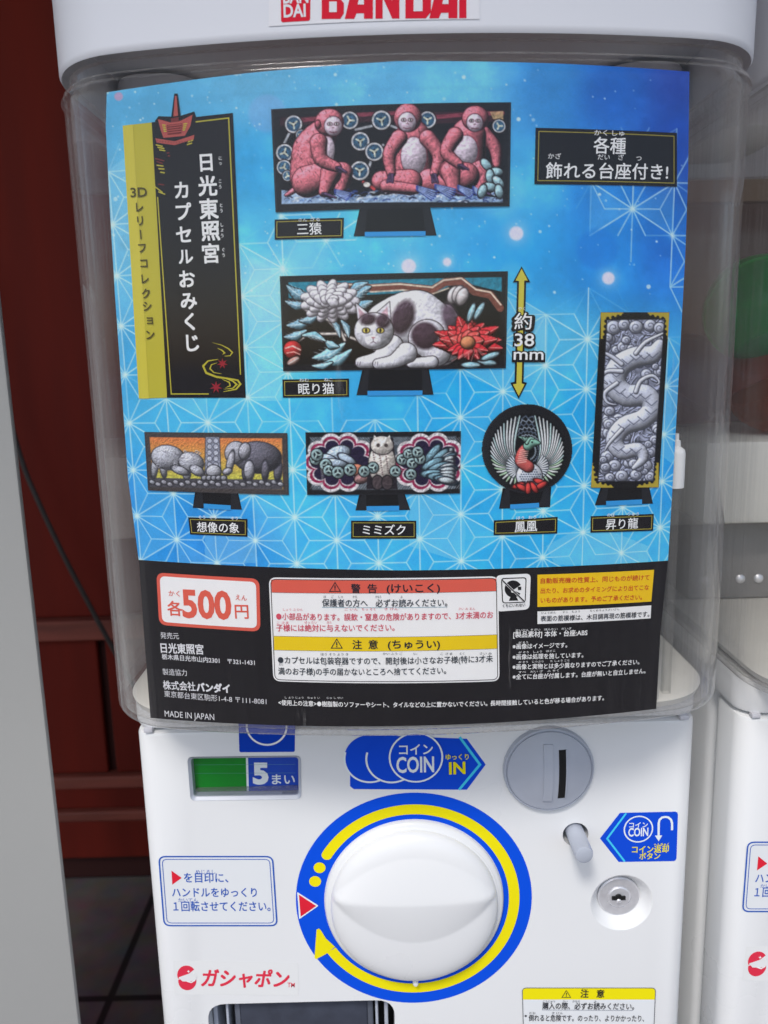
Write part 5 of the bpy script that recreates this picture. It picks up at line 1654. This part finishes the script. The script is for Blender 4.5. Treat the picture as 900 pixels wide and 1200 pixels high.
for k in range(5): cv.limb([c4b(240, 606), c4b(222 + k*8, 590 - abs(k - 2)*2), c4b(206 + k*16, 580 + k*2)], [1.6, 1.2, .4], (150, 194, 178), .5, ol=(20, 28, 28), olw=.6)
for (x, y, r) in ((205, 785, -20), (220, 795, 30), (295, 770, 20), (300, 785, -30), (270, 795, 60), (245, 800, 90)): cv.ell(*c4b(x, y), 7, 2.8, (206, 66, 62), r, shade=.4, ol=(40, 10, 14))
cv.mix(np.clip((618 - cv.X)/70, 0, 1)*.10, (150, 160, 176))
cv.grain(.05, 1.3)
kp = np.hypot((cv.X - cx_)/53.2, (cv.Y - cy_)/52.6) <= 1.0
cv.build('prize_picture', card, keep=kp, label='picture of a round black plate with a white winged bird')
stand([(589, 572), (645.8, 570.8), (644.5, 594), (584.7, 596)]).build('picture_stand', card)

# picture 6: tall grey carving of clouds and scrolls
cv = Canvas(CARD, [(703.6, 366), (784, 366), (771.4, 571), (692, 571.4)], 5, .7, (22, 22, 25))
q6 = [(703.6, 366), (784, 366), (771.4, 571), (692, 571.4)]
for (cxx, cyy, dx, dy) in ((703.6, 366, 1, 1), (784, 366, -1, 1), (771.4, 571, -1, -1), (692, 571.4, 1, -1)):
    cv.poly([(cxx, cyy), (cxx + dx*26, cyy), (cxx + dx*26, cyy + dy*3), (cxx + dx*14, cyy + dy*6), (cxx + dx*10, cyy + dy*9), (cxx + dx*6, cyy + dy*16), (cxx + dx*3, cyy + dy*30), (cxx, cyy + dy*30)], (176, 156, 56))
    for k in range(4): cv.ell(cxx + dx*(8 + k*6), cyy + dy*(7 - k*1.2), 2.0, 2.0, (22, 22, 25)); cv.ell(cxx + dx*(6 - k*.6), cyy + dy*(10 + k*6), 2.0, 2.0, (22, 22, 25))
inn6 = C4((578, 88), (822, 84), (775, 768), (540, 770))
cv.poly(inn6, (150, 154, 172))
msk = cv.img.copy(); base_img = cv.img.copy()
ins6 = (np.abs(cv.img - np.array((150, 154, 172))).sum(-1) < 3)
rp0 = random.Random(9); G = (182, 186, 202); OLD = (52, 54, 68)
def puff(x, y, r):
    if rp0.random() < .4: return
    cv.ell(*c4b(x, y), r/3.6, r*.9/3.6, G, 0, shade=.5, ol=OLD, olw=1.2)
    pts2 = [c4b(x + r*(.75 - j*.05)*math.cos(j*.6), y + r*(.7 - j*.05)*math.sin(j*.6)) for j in range(13)]
    cv.line(pts2, .9, (96, 98, 116), .8)
def scroll(pts2, w0, w1):
    n = len(pts2)
    for ol_ in (1, 0):
        for k in range(n - 1):
            for j in range(5):
                t = j/5
                x = pts2[k][0]*(1 - t) + pts2[k + 1][0]*t; y = pts2[k][1]*(1 - t) + pts2[k + 1][1]*t
                f = (k + t)/(n - 1); r = (w0*(1 - f) + w1*f)/3.6
                if ol_: cv.ell(*c4b(x, y), r + 1.2, r + 1.2, OLD)
                else: cv.ell(*c4b(x, y), r, r, (186, 190, 205), a=.9)
        if not ol_:
            for k in range(n - 1):
                cv.line([c4b(pts2[k][0] - w0*.25, pts2[k][1] - w0*.3), c4b(pts2[k + 1][0] - w1*.25, pts2[k + 1][1] - w1*.3)], 2, (214, 217, 228), .7)
                cv.line([c4b(pts2[k][0] + w0*.4, pts2[k][1] + w0*.5), c4b(pts2[k + 1][0] + w1*.4, pts2[k + 1][1] + w1*.5)], 1.4, (110, 112, 130), .7)
cv.img = np.where(ins6[..., None], np.array((128, 132, 150.)), cv.img)
cv.carve(9, .4, 1.4, 7, 2.4, ins6.astype(float))
def sl_(pts2, ws, c=(200, 204, 218), sh=.5): cv.limb([c4b(*p) for p in pts2], [w_/3.6 for w_ in ws], c, sh, ol=(56, 58, 72), olw=.7)
def swirl(x, y, r, d=1):
    cv.ell(*c4b(x, y), r/3.6, r*.92/3.6, (192, 196, 212), 0, shade=.45, ol=(56, 58, 72), olw=.8)
    cv.line([c4b(x + d*r*(.8 - j*.055)*math.cos(j*.62 + .6), y + r*(.78 - j*.055)*math.sin(j*.62 + .6)) for j in range(13)], 1.0, (84, 87, 104), .9)
for x, y, r, d in ((606, 120, 30, 1), (650, 108, 24, -1), (700, 118, 28, 1), (760, 112, 26, -1), (800, 122, 24, 1), (590, 170, 22, -1), (806, 175, 22, -1), (575, 330, 20, 1), (800, 300, 24, 1), (590, 500, 30, -1), (560, 560, 22, 1), (776, 460, 28, 1),
                   (782, 520, 22, -1), (590, 560, 28, 1), (780, 590, 22, 1), (760, 640, 26, -1), (580, 660, 26, -1), (610, 700, 26, 1), (570, 720, 20, 1), (740, 700, 28, 1), (700, 740, 24, -1), (640, 745, 26, 1), (590, 752, 20, -1), (760, 748, 22, 1), (670, 690, 22, -1)):
    swirl(x, y, r, d)
rp = random.Random(4)
for _ in range(60):
    swirl(rp.uniform(560, 800), rp.uniform(150, 750), rp.uniform(14, 24), rp.choice((-1, 1)))
# long coiling ribbon with a ridge and short side leaves
sl_([(800, 190), (770, 230), (700, 240), (630, 280), (610, 350), (660, 400), (740, 400), (770, 450), (730, 500), (650, 530), (610, 590), (640, 640), (710, 630), (730, 670), (690, 710)], [22, 36, 42, 46, 48, 46, 44, 42, 40, 38, 36, 32, 28, 20, 8])
for k, (x, y) in enumerate(((770, 232), (735, 238), (700, 242), (665, 258), (635, 282), (618, 312), (614, 350), (632, 382), (662, 400), (700, 402), (740, 404), (766, 432), (764, 468), (732, 498), (690, 512), (650, 532), (622, 560), (612, 592), (626, 626), (660, 638), (700, 634))):
    cv.line([c4b(x - 24, y - 8), c4b(x, y + 12), c4b(x + 24, y - 8)], 1.1, (84, 88, 106), .95)
    cv.line([c4b(x - 16, y + 8), c4b(x, y + 22), c4b(x + 16, y + 8)], .8, (118, 122, 140), .7)
for p in ([(640, 270), (600, 240), (566, 226), (560, 260)], [(700, 225), (740, 180), (800, 150), (822, 140)], [(640, 300), (580, 300), (556, 330), (580, 352)], [(700, 385), (720, 340), (770, 318), (800, 345), (780, 360)], [(640, 545), (590, 600), (566, 640)], [(620, 350), (570, 390), (580, 430), (620, 440)]):
    sl_(p, list(np.interp(np.linspace(0, 1, len(p)), [0, .4, 1], [9, 8, 1])), (206, 209, 222), .5)
cv.grain(.04, 1.2)
cv.img = np.where(ins6[..., None], cv.img, base_img)
cv.line(inn6, 1.4, (30, 30, 36), closed=True)
cv.build('prize_picture', card, label='picture of a tall grey carving of clouds and scrolls with gold corners')
stand([(705.5, 566), (759.7, 566), (765, 590), (697, 592)]).build('picture_stand', card)

# --- price label
c7 = crop(170, 650, 3)
mb = MB()
OR = ink((214, 92, 76)); PW = ink((232, 234, 238))
q = cq(c7(40, 62), c7(402, 84), c7(406, 270), c7(50, 246))
mb.poly(CARD, rrect(q, 0.0042), OR, 2)
mb.poly(CARD, rrect(inset(q, 0.0017), 0.003), PW, 3)
mb.text(CARD, '500', c7(133, 216), c7(306, 224), 44.5, OR, 4, .034)
mb.char(CARD, '各', c7(105, 188), 18.5, OR, 4, .02); mb.char(CARD, '円', c7(340, 200), 18.5, OR, 4, .02)
mb.text(CARD, 'かく', c7(84, 143), c7(123, 145), 7.5, OR, 4, .01); mb.text(CARD, 'えん', c7(319, 157), c7(358, 160), 7.5, OR, 4, .01)
mb.build('price_label', card)

# --- maker's lines
mb = MB()
T2 = ink((214, 214, 218))
for t_, a, b, s_, bo in (('発売元', (55, 292), (120, 295), 8.2, 0), ('日光東照宮', (57, 341), (206, 347), 12.5, .03), ('栃木県日光市山内2301　〒321-1431', (60, 365), (386, 387), 7.0, .02), ('製造協力', (63, 420), (148, 424), 8.2, 0),
                         ('株式会社', (65, 470), (178, 476), 11.2, .02), ('バンダイ', (183, 477), (298, 483), 11, .05), ('東京都台東区駒形1-4-8 〒111-8081', (68, 497), (427, 525), 8.2, 0), ('MADE IN JAPAN', (70, 568), (244, 581), 10.2, 0)):
    mb.text(CARD, t_, c7(*a), c7(*b), s_, T2, 2, bo)
mb.build('maker_text', card)

# --- warning box
c8 = crop(300, 660, 3)
mb = MB()
q = cq(c8(45, 49), c8(851, 45), c8(856, 414), c8(61, 414))
mb.poly(CARD, rrect(q, 0.0038), PW, 2)
mb.stroke(CARD, rrect(inset(q, 0.0009), 0.0028), 0.00035, INK, 3, True)
qi = inset(q, 0.0011)
hr = cq(c8(53, 57), c8(845, 53), c8(846, 97), c8(56, 102)); mb.poly(CARD, hr, OR, 3)
hy = cq(c8(63, 255), c8(849, 250), c8(850, 299), c8(64, 304)); mb.poly(CARD, hy, ink((226, 194, 24)), 3)
for (a, b) in ((c8(56, 102), c8(846, 97)), (c8(63, 255), c8(849, 250)), (c8(64, 304), c8(850, 299))): mb.stroke(CARD, cq(a, b), .00012, INK, 4)
warn_tri(mb, CARD, c8(278, 84), 6.4, BK, 4); warn_tri(mb, CARD, c8(284, 283), 6.4, BK, 4)
RT = ink((204, 76, 96)); GT = ink((52, 58, 66))
for t_, a, b, s_, m_, bo in (('警', (335, 101), (367, 101), 11.5, BK, .02), ('告', (393, 101), (425, 101), 11.5, BK, .02), ('(けいこく)', (460, 100), (646, 98), 11.3, BK, .025),
                             ('注', (340, 298), (372, 298), 11.5, BK, .02), ('意', (396, 298), (428, 298), 11.5, BK, .02), ('(ちゅうい)', (464, 297), (646, 296), 11.3, BK, .025),
                             ('保護者の方へ　必ずお読みください。', (233, 149), (672, 148), 9.6, GT, .012), ('●小部品があります。誤飲・窒息の危険がありますので、3才未満のお', (72, 196), (833, 190), 9.0, RT, .012),
                             ('子様には絶対に与えないでください。', (72, 236), (487, 235), 9.0, RT, .012), ('●カプセルは包装容器ですので、開封後は小さなお子様(特に3才未', (78, 349), (832, 344), 9.0, GT, .012), ('満のお子様)の手の届かないところへ捨ててください。', (79, 388), (668, 386), 9.0, GT, .012)):
    mb.text(CARD, t_, c8(*a), c8(*b), s_, m_, 4, bo)
mb.stroke(CARD, cq(c8(232, 154), c8(672, 153)), .00018, ink((60, 130, 150)), 4)
for t_, x0_, x1_, y_, m_ in (('ほ', 238, 246, 121, GT), ('ご', 265, 273, 121, GT), ('しゃ', 290, 306, 121, GT), ('かた', 340, 356, 121, GT), ('かなら', 420, 440, 121, GT), ('よ', 508, 515, 121, GT),
                            ('しょう ぶ ひん', 96, 165, 166, RT), ('ご いん', 312, 358, 165, RT), ('ちっ そく', 372, 420, 165, RT), ('き けん', 452, 500, 164, RT), ('さい み まん', 712, 770, 163, RT), ('こ さま', 74, 115, 212, RT), ('ぜっ たい', 170, 215, 211, RT), ('あた', 250, 266, 211, RT),
                            ('ほう そう よう き', 228, 325, 323, GT), ('かい ふう ご', 446, 515, 321, GT), ('ちい', 553, 567, 321, GT), ('こ さま', 648, 690, 321, GT), ('とく', 716, 732, 320, GT), ('さい み', 786, 828, 320, GT), ('まん', 82, 96, 358, GT), ('て', 240, 248, 361, GT), ('とど', 292, 306, 361, GT), ('す', 490, 498, 361, GT)):
    mb.text(CARD, t_, c8(x0_, y_), c8(x1_, y_), 3.4, m_, 4, .0)
# keep-out-of-mouth tab joined to the box
c9 = crop(570, 650, 3.6)
qt = cq(c9(40, 86), c9(187, 79), c9(181, 230), c9(40, 240))
mb.poly(CARD, rrect(qt, 0.0026), PW, 2)
qs = cq(c9(61, 98), c9(169, 94), c9(165, 201), c9(66, 205))
mb.poly(CARD, rrect(qs, .0016), INK, 3); mb.poly(CARD, rrect(inset(qs, .0005), .0013), PW, 4)
head = [c9(112 + 36*math.cos(RAD(a)), 143 - 36*math.sin(RAD(a))) for a in range(28, 334, 10)] + [c9(112, 148)]
mb.poly(CARD, cq(*head), INK, 5, convex=False)
mb.poly(CARD, cq(c9(100, 178), c9(126, 177), c9(134, 192), c9(94, 193)), INK, 5)
mb.poly(CARD, cq(c9(132, 134), c9(146, 133), c9(146, 147), c9(132, 148)), INK, 6)
mb.poly(CARD, circ(CARD.uv(*c9(110, 152)), .0008, 14), PW, 6)
mb.stroke(CARD, cq(c9(66, 106), c9(160, 196)), .0010, PW, 7); mb.stroke(CARD, cq(c9(66, 106), c9(160, 196)), .0006, INK, 8)
mb.text(CARD, 'くちにいれない', c9(68, 220), c9(163, 216), 4.4, BK, 5, .01)
mb.build('warning_box', card)

# --- notes at lower right
mb = MB()
mb.poly(CARD, cq(c9(215, 84), c9(707, 63), c9(695, 197), c9(215, 220)), ink((232, 190, 26)), 2)
NR = ink((196, 74, 34))
for t_, a, b in (('自動販売機の性質上、同じものが続けて', (228, 119), (686, 104)), ('出たり、お求めのタイミングにより出てこな', (228, 161), (684, 146)), ('いものがあります。予めご了承ください。', (228, 201), (655, 187))):
    mb.text(CARD, t_, c9(*a), c9(*b), 7.0, NR, 3, .015)
mb.poly(CARD, cq(c9(215, 239), c9(695, 213), c9(692, 268), c9(215, 292)), PW, 2)
mb.text(CARD, '表面の筋模様は、木目調再現の筋模様です。', c9(228, 279), c9(686, 259), 7.2, BK, 3, .015)
mb.text(CARD, 'ひょうめん　　すじ　もよう　　　もくめちょうさいげん', c9(230, 249), c9(560, 233), 2.9, BK, 3)
mb.build('notice_box', card)
mb = MB()
for t_, a, b, s_ in (('[製品素材] 本体・台座:ABS', (113, 347), (425, 338), 7.8), ('※画像はイメージです。', (110, 396), (340, 389), 6.8), ('※画像は処理を施しています。', (110, 440), (408, 431), 6.8),
                     ('※画像と実物とは多少異なりますのでご了承ください。', (110, 482), (644, 460), 6.8), ('※全てに台座が付属します。台座が無いと自立しません。', (110, 524), (670, 498), 6.8)):
    mb.text(CARD, t_, c9(*a), c9(*b), s_, TW, 2, .018)
for t_, x0_, x1_, y0_, y1_ in (('せいひん そざい　ほんたい　だいざ', 122, 358, 322, 314), ('が ぞう', 135, 175, 374, 373), ('が ぞう　しょり　ほどこ', 135, 290, 416, 408), ('が ぞう　じつぶつ　　た しょう こと', 135, 350, 457, 448), ('すべ　だい ざ　ふ ぞく', 135, 305, 499, 491)):
    mb.text(CARD, t_, c9(x0_, y0_), c9(x1_, y1_), 2.8, TW, 2, .005)
mb.text(CARD, '<使用上の注意>●樹脂製のソファーやシート、タイルなどの上に置かないでください。', (326.5, 825.5), (571, 826.5), 6.8, TW, 2, .018)
mb.text(CARD, '長時間接触していると色が移る場合があります。', (574.5, 826.5), (707.5, 820), 6.8, TW, 2, .018)
mb.text(CARD, 'し よう じょう　ちゅう い　　じゅ し せい', (334, 818.2), (402, 818.6), 2.8, TW, 2)
mb.build('fine_print', card)

# small white clip at the right edge of the card
ORIG = np.array([0.0, 0.12, 0.0])
c10 = crop(740, 300, 4)
PB = Plane(Y0 + 0.03)
a_, b_ = PB.uv(*c10(198, 1085)), PB.uv(*c10(252, 925))
xc, hw_ = (a_[0] + b_[0])/2 - .002, (b_[0] - a_[0])/2 + .002
mb = MB()
prof = [(hw_, a_[1]), (hw_, b_[1]), (hw_*.9, b_[1] + .002), (hw_*.45, b_[1] + .0035), (hw_*.42, b_[1] + .0065), (hw_*.25, b_[1] + .0068), (hw_*.22, b_[1] + .010)]
rings = [[(xc + r*math.cos(2*math.pi*i/32), Y0 + .03 + r*.9*math.sin(2*math.pi*i/32), z) for i in range(32)] for r, z in prof]
mb.loft(rings, WHITE)
mb.box((xc - .002, Y0 + .028, ZB + .0072), (xc + .002, Y0 + .032, a_[1] + .001), clear_mat('clear_post', (.93, .93, .92), .05, .2, streak=False))
mb.build('card_post', mach, smooth=40)

# ------------------------------------------------------------------ the neighbouring machine: a copy of the machine and its parts
mach['group'] = 'capsule machines standing side by side'
dup = mach.copy(); COL.objects.link(dup)
dup.location = (PITCHX, 0.12, 0)
dup['label'] = 'white capsule vending machine cut off at the right edge with coloured capsules inside'
for ch in list(mach.children):
    if ch.name.split('.')[0] in ('card_post',): continue
    c_ = ch.copy(); COL.objects.link(c_); c_.parent = dup
    for g in ch.children:
        d_ = g.copy(); COL.objects.link(d_); d_.parent = c_

# capsules in the neighbour's bin
def capsule(loc, rot, tint, opaque, label):
    global ORIG
    ORIG = np.zeros(3)
    t = thing('capsule', loc, label, 'capsule', 'capsules in the right machine')
    t.rotation_euler = rot
    R = 0.0355
    m_ = MB()
    prof = [(R, 0.0)] + [(R*math.cos(a), R*math.sin(a)) for a in np.linspace(.12, math.pi/2 - .02, 14)]
    m_.revolve_y((0, 0), [(r, -y) for r, y in prof], clear_mat('capsule_clear_%d%d%d' % tuple(int(99*x) for x in tint), tint, .16, .25, hcol=tuple(min(1, x*1.0) for x in tint), streak=False), 40)
    m_.build('upper_half', t, smooth=50)
    m_ = MB()
    om = pmat('capsule_%d_%d_%d' % opaque, opaque, .3, k=.9)
    m_.revolve_y((0, 0), [(r, y) for r, y in prof], om, 40)
    m_.build('lower_half', t, smooth=50)
    m_ = MB()
    m_.revolve_y((0, 0), [(R + .0012, -.0025), (R + .0012, .0025), (R - .001, .0025), (R - .001, -.0025)], om, 40)
    m_.build('band', t, smooth=40)
    return t
top = H - 0.0615
capsule((0.243, 0.135, top + 0.0860), (0.5, 0.6, 0.2), (0.05, 0.80, 0.34), (20, 160, 76), 'green capsule lying on top of the others in the right machine')
capsule((0.262, 0.140, top + 0.0360), (1.2, 0.2, 1.0), (0.60, 0.20, 0.10), (112, 44, 30), 'rust red capsule under the green capsule')
capsule((0.2175, 0.197, top + 0.0360), (2.2, 0.4, 0.3), (0.16, 0.20, 0.42), (40, 48, 88), 'navy blue capsule deep in the left corner of the right machine')

bpy.data.objects.remove(_to, do_unlink=True)
bpy.context.view_layer.update()
